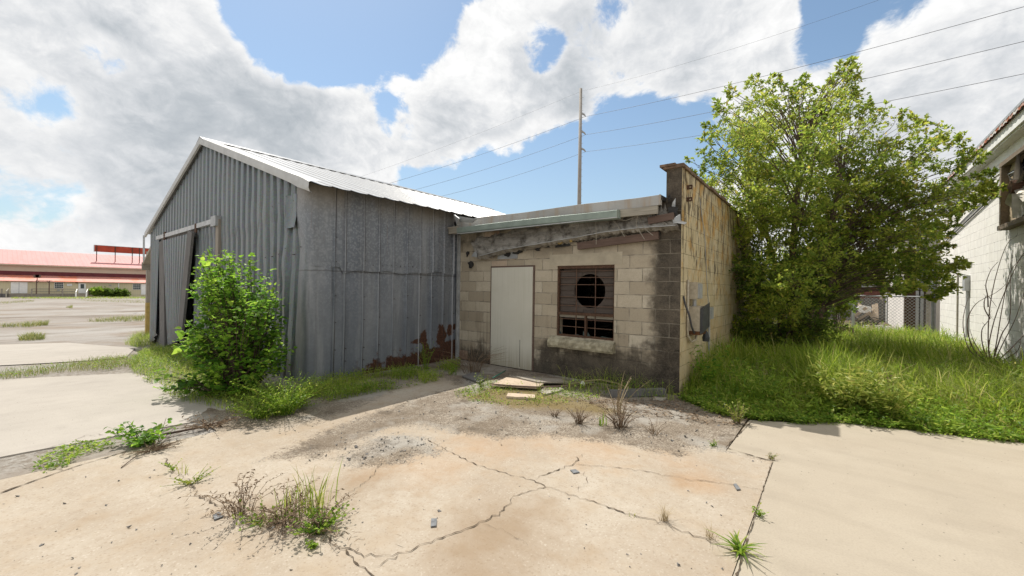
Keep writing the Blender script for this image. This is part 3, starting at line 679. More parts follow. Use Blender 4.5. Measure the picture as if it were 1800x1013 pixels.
mb.build('ridge_cap', [M['roof'], M['black']], shed)
for s in (1, -1):
    mb = MB(); ts = np.linspace(0, 1, 28)
    def rk(i, t, s=s):
        x = AX+s*5.14*t; z = 4.75-5.14*t*.338; cr_ = max(0, t-.8)*5 if s > 0 else 0
        y, dz_ = [(2.90, -.135), (2.862, -.13), (2.858, -.07), (2.862, .012), (2.90, .03), (3.02, .034)][i]
        j = (RND.random()-.5)*.035*cr_
        return (x, y+j*.8, z+dz_+j-(.02*cr_ if i < 2 else 0))
    mb.grid(lambda i, t: rk(int(i), t), range(6), ts); mb.build('rake_trim', M['roof_trim'], shed)
# eave purlin
# sliding door
def q(px, py, y=2.93): return pY(px, py, y)
track_l, track_r = q(277, 419, 2.92), q(381, 388, 2.92)
trk = MB(); trk.bar(track_l, track_r, .07, .10); trk.build('door_track', M['alum'], shed)
t2 = MB(); e = track_r; t2.box((e[0]-.18, 2.86, e[2]-.12), (e[0]+.12, 2.99, e[2]+.09)); t2.build('track_bracket', M['grey_metal'], shed)
for px in (290, 345):
    t3 = MB(); h = q(px, 412 if px < 300 else 398, 2.9); t3.box((h[0]-.06, 2.88, h[2]-.14), (h[0]+.06, 2.91, h[2]+.06)); t3.build('door_hanger', M['rust'], shed)
dTL, dTR, dBL, dBR = q(289, 423, 2.89), q(346, 408, 2.89), q(297, 607, 2.87), q(323, 596, 2.87)
dn = 124
def dsheet(u, v):
    T = dTL+(dTR-dTL)*u; B = dBL+(dBR-dBL)*u; p = T+(B-T)*v
    return (p[0], p[1]+.025-.055*float(np.interp((u*12) % 1., [0, .3, .42, .7, .82, 1], [1, 1, 0, 0, 1, 1])), p[2])
mb = MB(); mb.grid(dsheet, np.linspace(0, .86, dn), np.linspace(0, 1, 6)); door = mb.build('sliding_door', M['corr'], shed, smooth=True)
def dpt(u, v, dy=0): p = dsheet(u, v); return (p[0], p[1]+dy, p[2])
mb = MB(); mb.bar(dpt(.90, -.01, -.02), dpt(.90, 1.0, -.02), .05, .34, (1, 0, 0)); mb.build('edge_board', M['grey_wood'], door)
mb = MB(); mb.bar(dpt(0, 0, .10), dpt(.9, 0, .10), .05, .2); mb.bar(dpt(0, .5, .10), dpt(.9, .5, .10), .05, .2); mb.build('cross_rail', M['grey_wood'], door)
mb = MB(); a, b = q(285.5, 424, 2.93), q(287, 606, 2.93); b[2] = gz(b[0])-.05
mb.bar(a, b, .05, .50, (1, 0, 0)); mb.build('jamb_board', M['grey_wood'], shed)
mb = MB(); a = q(386, 389, 2.955); mb.box((a[0]-.09, 2.91, -.05), (a[0]+.09, 2.998, a[2]+.03)); mb.build('jamb_post', M['jamb_wood'], shed)
# lifted corner sheet at the far left end
cTL, cTR, cBL, cBR = q(268, 425, 2.95), q(282, 419, 2.95), q(264, 612, 2.90), q(276, 585, 2.88)
def cs(u, v):
    p = (cTL+(cTR-cTL)*u)*(1-v)+(cBL+(cBR-cBL)*u)*v; return (p[0], p[1]+.025*math.cos(u*2*PI*3.5), p[2])
mb = MB(); mb.grid(cs, np.linspace(0, 1, 24), np.linspace(0, 1, 8)); mb.build('end_sheet', M['corr'], shed, smooth=True)
# lean-to on the left: roof and post
lt = MB(); lt.prism([(-15.95, 3.0, 2.80), (-17.25, 3.0, 2.16), (-17.25, 3.0, 2.09), (-15.95, 3.0, 2.70)], (0, 8, 0))
lt.box((-17.30, 2.98, 1.92), (-17.24, 11, 2.16))
lean = lt.build('lean_to_roof', M['trim_wood'], shed)
pp = pY(262, 520, 3.5)
post = MB(); zg = gz(pp[0]); post.box((pp[0]-.085, 3.42, zg+1.15), (pp[0]+.085, 3.58, 2.62)); post.build('post', M['jamb_wood'], lean)
post = MB(); post.box((pp[0]-.09, 3.415, zg-.05), (pp[0]+.09, 3.585, zg+1.15)); post.build('painted_post_base', M['yellow'], lean)
pt = pY(253, 440, 7.); pt2 = pY(253, 414, 7.); mb = MB(); mb.tube([pt-(0, 0, .9), pt2], .06, 8); mb.build('vent_pipe', M['grey_metal'], shed)

# ================================================================== BLOCK BUILDING
BY, BXR = 6.11, -1.72
blk = empty('block_building', (-1.74, 6.11, 0), 'low tan concrete block building with boarded door and broken roof edge', 'building')
mb = MB()
WX0, WX1, WZ0, WZ1 = -3.79, -2.73, .69, 1.90
mb.box((-6.26, BY, -.1), (WX0, BY+.2, 2.80)); mb.box((WX1, BY, -.1), (-1.94, BY+.2, 2.80))
mb.box((WX0, BY, -.1), (WX1, BY+.2, WZ0)); mb.box((WX0, BY, WZ1), (WX1, BY+.2, 2.80))
mb.build('front_wall', M['blockf'], blk)
mb = MB(); x0, x1, y0, y1, z0, z1 = -1.94, BXR, BY-.002, 12.3, -.1, 3.27
mb.add([(x0, y0, z0), (x1, y0, z0), (x1, y1, z0), (x0, y1, z0), (x0, y0, z1), (x1, y0, z1), (x1, y1, z1), (x0, y1, z1)], [(1, 2, 6, 5), (2, 3, 7, 6), (4, 5, 6, 7)])
mb.cur = 1; mb.add([(x0, y0, z0), (x1, y0, z0), (x1, y1, z0), (x0, y1, z0), (x0, y0, z1), (x1, y0, z1), (x1, y1, z1), (x0, y1, z1)], [(0, 1, 5, 4), (3, 0, 4, 7)])
mb.build('parapet_wall', [M['blocks'], M['blockf']], blk)
mb = MB(); mb.box((-6.26, 12.1, -.1), (-1.94, 12.3, 2.8)); mb.build('rear_wall', M['blockf'], blk)
cp = plain('coping_tile', (.17, .115, .08), .9, 0, .5, 9, .2, .4)
mb = MB(); y = 6.06
while y < 12.3:
    l = RND.uniform(.35, .5); dx = RND.uniform(-.012, .012); dz_ = RND.uniform(-.006, .008); mb.box((-1.975+dx, y, 3.268), (-1.69+dx, y+l-.008, 3.315+dz_)); y += l
mb.box((-2.02, 6.04, 3.30), (-1.80, 6.34, 3.335))
mb.build('coping', cp, blk)
mb = MB(); mb.box((-6.2, 5.93, 2.80), (-1.94, 12.1, 2.862)); mb.build('roof', M['tar'], blk)
# eaves: white fascia, green gutter, bare board
fas = mat('stained_fascia', .6, .1, .3); p_ = fas.pos(); nn_ = fas.noise(fas.map(p_, (7, 7, .8)), 1.4, 6, .6)
fas.col(fas.mix(fas.mr(nn_, .5, .7, 0, .7), fas.ramp(fas.noise(p_, 2, 5), [(.3, (.33, .325, .305)), (.7, (.47, .46, .435))]), (.35, .26, .17)))
mb = MB()
mb.grid(lambda x, k: (x, [5.93, 5.885, 5.88, 5.93][int(k)]+.006*math.sin(x*5), [2.725, 2.725, 2.865, 2.878][int(k)]+.007*math.sin(x*3.3)), np.linspace(-6.08, -1.96, 40), range(4))
mb.box((-1.965, 5.88, 2.725), (-1.955, 5.96, 2.872))
mb.build('fascia', fas.mat, blk)
gx1 = pY(1086, 372, 5.8)[0]
gm_ = plain('green_gutter_metal', (.24, .29, .255), .45, .2, .22, 4)
mb = MB(); mb.grid(lambda x, k: (x, [5.90, 5.80, 5.772, 5.765, 5.772][int(k)], [2.575, 2.575, 2.60, 2.695, 2.70][int(k)]+.010*math.sin((x+6)*1.1)), np.linspace(-5.95, gx1, 24), range(5))
mb.prism([(gx1, 5.90, 2.575), (gx1, 5.80, 2.575), (gx1, 5.77, 2.70), (gx1, 5.90, 2.70)], (.008, 0, 0)); gut = mb.build('gutter', gm_, blk)
mb = MB(); mb.bar((-5.95, 5.79, 2.578), (gx1, 5.79, 2.585), .035, .012); mb.build('gutter_lip', M['alum'], gut)
mb = MB(); mb.box((-6.15, 5.875, 2.60), (-1.99, 5.92, 2.715)); mb.build('eave_board', M['trim_wood'], blk)
mb = MB(); mb.box((-6.22, 5.80, 2.60), (-5.97, 5.86, 2.70)); mb.box((-6.24, 5.79, 2.70), (-5.98, 5.87, 2.735)); mb.build('gutter_end', M['trim_wood'], gut)
# ragged ledge of old mortar and flashing left from a fallen awning
led = mat('mortar_ledge', .95, 0, .15); p_ = led.pos(); a1 = led.noise(led.map(p_, (1.2, 5, 7)), 1.5, 8, .65); a2 = led.noise(p_, 5, 7, .7)
led.col(led.mix(led.mr(a2, .5, .64, 0, .8), led.ramp(a1, [(.3, (.14, .125, .105)), (.5, (.29, .27, .235)), (.7, (.38, .36, .33))]), (.055, .045, .035))); led.nrm(led.m('ADD', a1, a2), .8, .03)
tp = [(829, 427), (880, 414), (957, 400), (1010, 392), (1064, 386), (1120, 380), (1171, 372)]; bt = [(838, 452), (880, 440), (957, 427), (1010, 418), (1064, 408), (1120, 401), (1192, 396)]
T_ = np.array([pY(*p, 6.08) for p in tp]); B_ = np.array([pY(*p, 5.96) for p in bt])
def lerp(A, u): f = u*(len(A)-1); i = min(int(f), len(A)-2); return A[i]+(A[i+1]-A[i])*(f-i)
def ledge(u, k):
    t = lerp(T_, u); b = lerp(B_, u); k = int(k); r = RND.random
    if k == 0: return (t[0], BY-.002, t[2]+.05+(r()-.3)*.12)
    if k == 1: return (t[0], BY-.03-.03*r(), t[2]+(r()-.5)*.035)
    if k in (2, 3, 4): w_ = (k-1)/4; p = t*(1-w_)+b*w_; return (p[0], p[1]+(r()-.5)*.03, p[2]+(r()-.5)*.02)
    if k == 5: return (b[0], b[1], b[2]+(r()-.5)*.012)
    if k == 6: return (b[0], b[1]+.03, b[2]-.02-.05*r()*r())
    return (b[0], BY-.002, b[2]-.03-.06*r())
mb = MB(); mb.grid(lambda k, u: ledge(u, k), range(8), np.linspace(0, 1, 90)); ldg = mb.build('broken_ledge', led.mat, blk)
mb = MB(); us = np.linspace(.03, .99, 26); pts = [lerp(B_, u)+np.array([0, -.012, -.004+.006*RND.random()]) for u in us]
for a, b in zip(pts[:-1], pts[1:]):
    mb.bar(a, b, .03, .007)
mb.build('flashing_strip', M['alum'], ldg)
# hanging tar rags, foam, boards under the ledge
def rag(name, m, px, py, w, h, par, y=6.09, n=9):
    c = pY(px, py, y); mb = MB(); P_ = []
    for i in range(n): t = 2*PI*(i+RND.uniform(-.35, .35))/n; r_ = RND.uniform(.3, 1.25); P_.append((c[0]+w/2*math.cos(t)*r_, y+RND.uniform(-.02, .0), c[2]+h/2*math.sin(t)*r_))
    mb.prism(P_, (0, .012, 0)); return mb.build(name, m, par)
for a in ((910, 444, .30, .13), (945, 439, .22, .12), (893, 447, .16, .14), (985, 430, .34, .10), (962, 432, .2, .12), (1013, 424, .3, .08), (1157, 412, .07, .17), (828, 464, .22, .16), (822, 446, .10, .14)): rag('tar_rag', M['tar'], *a, ldg)
rag('flashing_scrap', M['grey_metal'], 836, 449, .20, .13, ldg, 5.95, 6); rag('flashing_scrap', M['grey_metal'], 1190, 387, .12, .16, ldg, 5.99, 6); rag('flashing_scrap', M['grey_metal'], 1184, 360, .09, .16, ldg, 6.05, 6); rag('flashing_scrap', M['alum'], 1194, 391, .22, .07, ldg, 5.97, 6)
rag('tar_rag', M['tar'], 1183, 374, .22, .16, ldg, 6.02); rag('tar_rag', M['tar'], 1176, 350, .08, .13, ldg, 6.05)
fo = plain('yellow_foam', (.36, .26, .10), .95, 0, .4, 25, .1, .6)
rag('foam_lump', fo, 984, 427, .14, .06, ldg, 6.02); rag('foam_lump', fo, 1004, 424, .10, .05, ldg, 6.0)
mb = MB(); a, b = pY(1016, 433, 6.06), pY(1158, 414, 6.06); mb.bar(a, b, .05, .115); mb.build('nailer_board', M['brown_wood'], blk)
mb = MB(); a, b = pY(1140, 389, 5.99), pY(1185, 380, 5.99); mb.bar(a, b, .06, .10); mb.build('rotten_board', M['brown_wood'], ldg)
mb = MB()
for pts in ([(1047, 388), (1048, 405), (1048, 430)], [(1075, 385), (1085, 396), (1098, 416)], [(1121, 380), (1118, 395), (1126, 410), (1133, 421)], [(1128, 396), (1140, 408), (1148, 414)], [(1073, 384), (1100, 388), (1122, 380)]):
    mb = MB(); mb.tube([pY(x, y_, 5.93) for x, y_ in pts], .004, 5); mb.build('loose_wire', M['trim_wood'], ldg)
# plate over the door, boarded door
mb = MB(); a, b = pY(875, 456, 6.1), pY(910, 434, 6.1); mb.box((a[0], 6.095, a[2]), (b[0], 6.112, b[2])); mb.build('steel_plate', M['grey_metal'], blk)
ply = mat('cream_plywood', .75, 0, .3); p_ = ply.pos(); s_ = ply.noise(ply.map(p_, (40, 1, .7)), 1.3, 6, .6); b_ = ply.noise(p_, 1.6, 5)
pz_ = ply.sep(p_)[2]
cc = ply.ramp(b_, [(.3, (.53, .51, .43)), (.7, (.595, .575, .495))]); cc = ply.mix(ply.mr(s_, .5, .72, 0, .35), cc, (.40, .385, .29)); cc = ply.mix(ply.m('MULTIPLY', ply.mr(pz_, .45, .0), ply.mr(s_, .35, .6, .3, .8)), cc, (.26, .22, .14)); ply.col(cc); ply.nrm(s_, .25, .006)
dl, dr = pY(864.5, 471, 6.08), pY(934, 661, 6.08)
mb = MB(); mb.box((dl[0], 6.075, .015), (dr[0], 6.095, dl[2])); dbd = mb.build('boarded_door', ply.mat, blk)
mb = MB(); mb.box((dr[0]-.27, 6.072, .05), (dr[0]-.264, 6.0755, .55)); mb.build('split', M['black'], dbd)
mb = MB(); mb.box((dl[0]-.035, 6.09, 0), (dl[0], 6.112, dl[2]+.03)); mb.box((dr[0], 6.09, 0), (dr[0]+.03, 6.112, dl[2]+.03)); mb.box((dl[0], 6.09, dl[2]+.001), (dr[0], 6.112, dl[2]+.03)); mb.build('door_frame', M['brown_wood'], dbd)
# lintel and window
lin = plain('lintel_concrete', (.42, .37, .28), .9, 0, .15, 6, .2, .2)
mb = MB(); mb.box((-3.95, 6.106, 1.905), (-2.60, 6.2, 2.10)); mb.build('lintel', lin, blk)
sil = mat('sill_concrete', .9, 0, .2); p_ = sil.pos(); sil.col(sil.mix(sil.mr(sil.noise(p_, 6, 7, .7), .42, .62, 0, .75), sil.ramp(sil.noise(p_, 20, 4), [(.3, (.36, .32, .22)), (.7, (.47, .43, .32))]), (.13, .11, .07)))
mb = MB(); sx0, sx1 = -3.90, -2.70
mb.grid(lambda x, k: (x, [6.11, 6.0, 5.985, 5.99, 6.02, 6.11][int(k)]+.012*(vnoise(np.array(x*9), np.array(k*1.), 2)-.5), [.50, .50, .53, .60, .645, .685][int(k)]+.012*(vnoise(np.array(x*7), np.array(k*2.), 5)-.5)), np.linspace(sx0, sx1, 30), range(6))
mb.prism([(sx0, 6.11, .50), (sx0, 6.0, .50), (sx0, 5.99, .6), (sx0, 6.11, .685)], (-.002, 0, 0)); mb.prism([(sx1, 6.11, .50), (sx1, 6.0, .50), (sx1, 5.99, .6), (sx1, 6.11, .685)], (.002, 0, 0))
mb.build('window_sill', sil.mat, blk)
wf = MB(); fy0, fy1 = 6.125, 6.175; t = .035
t = .028; wf.box((WX0+.001, fy0, WZ0+.001), (WX0+t, fy1, WZ1-.001)); wf.box((WX1-.018, fy0, WZ0+.001), (WX1-.001, fy1, WZ1-.001)); wf.box((WX0+t, fy0, WZ1-.05), (WX1-.018, fy1, WZ1-.001)); wf.box((WX0+t, fy0, WZ0+.001), (WX1-.018, fy1, WZ0+.035))
zt = 1.085; wf.box((WX0+t, fy0-.01, zt-.022), (WX1-.018, fy1, zt+.022)); xm = (WX0+WX1)/2+.02; wf.box((xm-.014, fy0-.006, WZ0+.035), (xm+.014, fy1, zt-.022))
win = wf.build('window_frame', M['rust'], blk)
wb = MB()
bx1, bx2 = WX0+.36, WX0+.715
for bx in (bx1, bx2): wb.box((bx-.0045, fy0+.018, WZ0+.035), (bx+.0045, fy0+.030, zt-.022)); wb.box((bx-.0045, fy0+.018, zt+.022), (bx+.0045, fy0+.030, WZ1-.05))
for z in (.86, .99, 1.22, 1.37, 1.58, 1.70, 1.81): wb.box((WX0+t, fy0+.031, z-.0045), (WX1-.018, fy0+.041, z+.0045))
wb.build('glazing_bars', plain('rust_bars', (.16, .095, .065), .8, .2, .3, 20), win)
# louver board with a round fan hole
cxh, czh, rh = -3.205, 1.475, .285
mb = MB(); n = 48; X0, X1, Z0, Z1 = WX0+t, WX1-.018, 1.00, WZ1-.05; y0, y1 = 6.19, 6.225
vs = []
for i in range(n):
    t_ = 2*PI*i/n; c_, s_ = math.cos(t_), math.sin(t_)
    k = min(((X1-cxh) if c_ > 0 else (cxh-X0))/max(abs(c_), 1e-6), ((Z1-czh) if s_ > 0 else (czh-Z0))/max(abs(s_), 1e-6))
    for yy in (y0, y1): vs += [(cxh+rh*c_, yy, czh+rh*s_), (cxh+k*c_, yy, czh+k*s_)]
fs = []
for i in range(n):
    a = i*4; b = ((i+1) % n)*4; fs += [(a, a+1, b+1, b), (a+2, b+2, b+3, a+3), (a, b, b+2, a+2)]
mb.add(vs, fs); brd = mb.build('louver_board', M['board_wood'], win)
mb = MB()
for z in (1.12, 1.25, 1.37, 1.49, 1.61, 1.73):
    hc = max(math.sqrt(max(0, rh**2-(z+q_-czh)**2)) for q_ in (-.006, .02, .045, .07, .09))
    for xa, xb in (((X0, cxh-hc-.004), (cxh+hc+.004, X1)) if hc > .02 else ((X0, X1),)):
        mb.prism([(xa, 6.189, z-.006), (xa, 6.178, z-.006), (xa, 6.187, z+.09), (xa, 6.189, z+.09)], (xb-xa, 0, 0))
mb.build('slats', M['board_wood'], brd)
mb = MB(); mb.box((X0, 6.16, 1.02), (X1, 6.18, 1.06)); mb.build('pull_rail', M['trim_wood'], win)
for xa, w_, h_ in ((X0, .05, .06), (X0+.3, .12, .025), (xm-.06, .05, .09), (xm+.02, .06, .07), (X1-.25, .25, .02)):
    mb = MB(); mb.prism([(xa, 6.15, WZ0+.03), (xa+w_, 6.15, WZ0+.03), (xa+w_*.7, 6.15, WZ0+.03+h_*.5), (xa+w_*.2, 6.15, WZ0+.03+h_)], (0, .004, 0)); mb.build('glass_shard', M['glass'], win)
# services on the right-hand wall
WXW = BXR
def sbox(name, y0, y1, z0, z1, out, m, par=blk, tilt=0.):
    mb = MB(); a = .003
    mb.prism([(WXW+a, y0, z0), (WXW+out, y0, z0), (WXW+out-tilt, y0, z1), (WXW+a, y0, z1)], (0, y1-y0, 0)); return mb.build(name, m, par)
tan_b = plain('tan_enamel', (.42, .37, .28), .6, .1, .2, 20)
m1 = sbox('meter_box', 6.50, 6.74, 1.375, 1.63, .13, tan_b); sbox('meter_cover', 6.53, 6.72, 1.39, 1.61, .15, M['grey_metal'], m1)
dkp = plain('dark_panel', (.055, .058, .06), .5, .1, .4, 9)
m2 = sbox('breaker_box', 6.50, 6.86, .86, 1.27, .17, tan_b)
mb = MB(); mb.prism([(WXW+.175, 6.49, .86), (WXW+.215, 6.49, .88), (WXW+.215, 6.90, .95), (WXW+.175, 6.90, .90)], (0, 0, .38)); mb.build('box_door', dkp, m2)
mb = MB(); mb.tube([(WXW+.06, 6.62, 1.27), (WXW+.06, 6.62, 1.375)], .03, 8); mb.build('nipple', M['grey_metal'], m2)
mb = MB(); mb.lathe((WXW+.17, 6.88, .72), [(0, 0), (.05, 0), (.055, .06), (.04, .11), (.02, .16), (0, .16)], 12); mb.build('weatherhead', dkp, m2)
rb_ = plain('rust_patch', (.11, .05, .022), .9, 0, .4, 30)
sbox('rust_foot', 6.49, 6.87, .845, .90, .173, rb_, m2)
mb = MB(); mb.tube([(WXW+.02, 6.41, 1.66), (WXW+.02, 6.41, 1.0), (WXW+.022, 6.42, .84), (WXW+.05, 6.50, .74), (WXW+.09, 6.62, .76), (WXW+.09, 6.64, .86)], .018, 8); mb.build('conduit', tan_b, blk, smooth=True)
mb = MB(); mb.tube([(WXW+.01, 6.22, 1.42), (WXW+.03, 6.24, 1.30), (WXW+.07, 6.30, 1.15), (WXW+.09, 6.36, .98), (WXW+.10, 6.46, .88), (WXW+.10, 6.52, .87)], .014, 7); mb.build('cable', M['wire'], blk, smooth=True)
m3 = sbox('junction_box', 7.62, 7.86, 1.02, 1.22, .07, M['grey_metal'])
mb = MB(); mb.tube([(WXW+.03, 7.72, 1.02), (WXW+.03, 7.72, .3)], .016, 7); mb.tube([(WXW+.02, 7.0, 3.0), (WXW+.016, 7.4, 2.4), (WXW+.016, 7.6, 1.6), (WXW+.02, 7.72, 1.22)], .006, 5); mb.build('conduit', M['grey_metal'], m3)
for z in (3.03, 2.85):
    mb = MB(); mb.box((WXW, 6.34, z-.03), (WXW+.03, 6.38, z+.03)); mb.box((WXW+.03, 6.345, z-.03), (WXW+.075, 6.375, z-.012)); mb.box((WXW+.03, 6.345, z+.012), (WXW+.075, 6.375, z+.03)); mb.box((WXW+.06, 6.345, z-.012), (WXW+.075, 6.375, z+.012)); mb.build('wall_bracket', M['rust'], blk)
# torn flashing between shed eave and fascia
mb = MB()
P0, P1, P2, P3 = pY(799, 379, 5.75), pY(838, 385, 5.72), pY(830, 392, 5.78), pY(801, 390, 5.8)
mb.prism([P0, P1, P2, P3], (0, .015, 0)); a, b, c_ = pY(797, 377, 5.7), pY(806, 384, 5.65), pY(803, 396, 5.72); mb.prism([a, b, c_], (.02, .02, 0)); mb.build('torn_flashing', M['alum'], blk)
mb = MB(); mb.box((-6.245, 6.085, 0), (-6.17, 6.108, 2.6)); mb.box((-6.23, 6.05, 0), (-6.20, 6.085, 2.6)); mb.build('junction_flashing', M['grey_metal'], blk)

# ================================================================== WHITE BUILDING (right)
WX = 2.77
wb_ = empty('white_building', (WX, 14, 0), 'tall white painted block building with an exhaust fan opening under its eave', 'building')
mb = MB(); mb.box((WX, 5, -.1), (9, 19.3, 4.75)); mb.build('wall', M['blockw'], wb_)
e0 = pX(1720, 268, 2.54); EZ = float(e0[2])
wh_ = plain('weathered_white_board', (.70, .70, .68), .7, 0, .12, 4)
mb = MB(); mb.box((WX-.02, 5, EZ-.62), (WX-.004, 19.3, EZ-.43)); mb.box((WX-.026, 5, EZ-.425), (WX-.004, 19.3, EZ-.24)); mb.build('frieze_board', wh_, wb_)
mb = MB(); mb.box((2.54, 5, EZ-.20), (2.58, 19.5, EZ+.0)); mb.build('fascia', wh_, wb_)
mb = MB(); mb.box((2.58, 5, EZ-.235), (WX-.001, 19.45, EZ-.20)); mb.build('soffit', wh_, wb_)
rr = mat('rusty_roof_metal', .7, .1, .3); p_ = rr.pos(); rr.col(rr.mix(rr.mr(rr.noise(p_, 4, 6, .65), .45, .55), (.62, .60, .57), (.38, .12, .05)))
mb = MB(); yy = np.arange(5, 19.6, .055)
mb.grid(lambda y, k: ([2.48, 9][int(k)], y, EZ+.045+[0, 1.5][int(k)]+.014*math.cos(2*PI*y/.22)), yy, range(2)); mb.grid(lambda y, k: (2.485, y, EZ+.045+.014*math.cos(2*PI*y/.22)-[0, .05][int(k)]), yy, range(2)); mb.build('roof', rr.mat, wb_)
mb = MB(); mb.bar((2.52, 5, EZ+.11), (2.52, 19.6, EZ+.11), .03, .05); mb.build('drip_edge', M['grey_metal'], wb_)
# fan opening
fz0, fz1, fyA, fyB = 2.90, 4.08, 12.62, 10.50
vf = MB()
vf.box((WX-.14, fyA-.10, fz0), (WX-.004, fyA, fz1)); vf.box((WX-.14, fyB, fz0), (WX-.004, fyB+.1, fz1)); vf.box((WX-.145, fyB, fz1), (WX-.004, fyA+.02, fz1+.08)); vf.box((WX-.16, fyB-.03, fz0-.09), (WX-.004, fyA+.03, fz0))
fr = vf.build('fan_frame', M['vent_wood'], wb_)
shr = plain('fan_shroud', (.40, .32, .22), .8, 0, .35, 6)
mb = MB(); n = 40; yc_, zc_, rh = (fyA+fyB)/2, (fz0+fz1)/2, .57
X_ = WX-.03; vs = []; fs = []
for i in range(n):
    t_ = 2*PI*i/n; c_, s_ = math.cos(t_), math.sin(t_); k = min(.96/max(abs(c_), 1e-6), .59/max(abs(s_), 1e-6))
    vs += [(X_, yc_+rh*c_, zc_+rh*s_), (X_, yc_+k*c_, zc_+k*s_), (X_-.06, yc_+rh*c_, zc_+rh*s_)]
for i in range(n):
    a = i*3; b = ((i+1) % n)*3; fs += [(a, b, b+1, a+1), (a+2, b+2, b, a)]
mb.add(vs, fs); mb.build('shroud', shr, fr)
mb = MB(); mb.box((WX-.012, fyB+.1, fz0), (WX-.005, fyA-.1, fz1)); mb.build('dark_back', M['black'], fr)
bl_ = plain('fan_blade_metal', (.42, .39, .34), .5, .3, .2, 5)
for k in range(6):
    mb = MB(); t0 = 2*PI*k/6+.35
    def bf(r, s):
        t_ = t0+s*(.55-.12*r); return (X_-.08-.10*s*(1-.3*r)+.02*math.sin(s*6), yc_+(.12+r*.45)*math.cos(t_), zc_+(.12+r*.45)*math.sin(t_))
    mb.grid(bf, np.linspace(0, 1, 8), np.linspace(-.7, .75, 9)); mb.build('blade', bl_, fr, smooth=True)
mb = MB(); mb.tube([(X_-.2, yc_, zc_), (X_-.03, yc_, zc_)], .12, 14); mb.build('hub', M['rust'], fr)
# cables under the eave, and pipes at the far corner
for k, (dz_, dx) in enumerate(((-.74, .03), (-.80, .045), (-.86, .03))):
    mb = MB(); mb.tube([(WX-dx, y, EZ+dz_-.05*math.sin((y+k*.7)*1.7)-(.02*k)) for y in np.arange(8, 13.3, .3)]+[(WX-dx, y, EZ+dz_-.12-.11*(y-13.1)) for y in np.arange(13.5, 19, .5)], .014, 6); mb.build('cable', M['wire'] if k != 1 else M['galv_post'], wb_, smooth=True)
def vpipe(px, py0, py1, y, r, m, name, par):
    c = pY(px, py1, y); mb = MB(); t_ = pY(px, py0, y); mb.tube([(c[0], y, -.1), (c[0], y, t_[2])], r, 10); return mb.build(name, m, par)
mb = MB(); c = pX(1682, 600, WX-.02); mb.tube([(WX-.02, c[1], 0), (WX-.02, c[1], 2.1)], .02, 7); mb.build('conduit', M['trim_wood'], wb_)
mb = MB(); mb.box((WX-.10, 15.55, 1.6), (WX-.003, 15.8, 2.0)); mb.box((WX-.06, 15.6, .4), (WX-.003, 15.66, 1.6)); mb.build('meter_box', M['galv_post'], wb_)
# annexe further back
an = empty('annexe', (2.1, 24, 0), 'small pale annexe with a rusty steel door behind the chain link fence', 'building')
ax0 = pY(1588, 560, 22.4)[0]; ax1 = 5.
stu = plain('pale_stucco', (.62, .59, .55), .9, 0, .1, 2, .2, .2)
mb = MB(); mb.box((ax0, 22.4, -.1), (ax1, 30, 4.0)); mb.build('wall', stu, an)
ra, rb2 = pY(1589, 560, 22.36)[0], pY(1608, 560, 22.36)[0]; mb = MB(); mb.box((ra+.005, 22.33, 0), (rb2, 22.398, 3.3))
for k in range(5): mb.box((ra+.02+k*.13, 22.30, 0), (ra+.06+k*.13, 22.33, 3.3))
mb.build('steel_door', M['rust'], an)
ga, gb = pY(1609, 560, 22.34)[0], pY(1624, 560, 22.34)[0]; mb = MB(); mb.box((ga, 22.30, .1), (gb, 22.398, 2.6)); mb.build('grey_panel', M['grey_metal'], an)
ja, jb = pY(1627, 560, 22.3)[0], pY(1634, 560, 22.3)[0]; mb = MB(); mb.box((ja, 22.25, 0), (jb, 22.398, 2.3)); mb.build('jamb', M['trim_wood'], an)
mb = MB(); mb.box((ax0-.25, 22.0, 4.0), (ax1, 30.4, 4.2)); mb.build('roof', wh_, an)
for px, z_ in ((1560, 2.1),):
    c = pX(px, 530, ax0-.02); mb = MB(); mb.tube([(ax0-.03, c[1], 0), (ax0-.03, c[1], 2.2)], .03, 7); mb.build('conduit', M['grey_metal'], an)

# ================================================================== BACK YARD
FYY = 19.9
fn = empty('chain_link_fence', (0, FYY, 0), 'grey chain link fence across the grassy gap between the buildings', 'fence')
fx0, fx1 = pY(1440, 520, FYY)[0], 2.74
zt_ = float(pY(1560, 521, FYY)[2])
for px in (1440, 1500, 1652, 1664):
    x = min(pY(px, 540, FYY)[0], 2.70); mb = MB(); ht = zt_+.05 if px < 1600 else zt_+1.6; mb.tube([(x, FYY, -.1), (x, FYY, ht)], .045 if px < 1600 else .06, 10); mb.lathe((x, FYY, ht), [(.06, 0), (.05, .04), (0, .06)], 10); mb.build('post', M['galv_post'], fn)
mb = MB(); mb.tube([(fx0, FYY, zt_), (fx1, FYY, zt_)], .025, 8); mb.build('top_rail', M['galv_post'], fn)
mb = MB(); s_ = .11
k = fx0-zt_
while k < fx1:
    for sg_ in (1, -1):
        a = [k, .0]; b = [k+zt_, zt_]
        if sg_ < 0: a, b = [k, zt_], [k+zt_, 0]
        # clip to fence width
        def cl(p, q_):
            if p[0] < fx0: f_ = (fx0-p[0])/(q_[0]-p[0]); return [fx0, p[1]+(q_[1]-p[1])*f_]
            return p
        a = cl(a, b)
        if b[0] > fx1: f_ = (fx1-a[0])/(b[0]-a[0]); b = [fx1, a[1]+(b[1]-a[1])*f_]
        mb.bar((a[0], FYY-.03+.004*sg_, a[1]), (b[0], FYY-.03+.004*sg_, b[1]), .007, .007, (0, 1, 0))
    k += s_
mb.build('wire_mesh', M['galv_post'], fn)
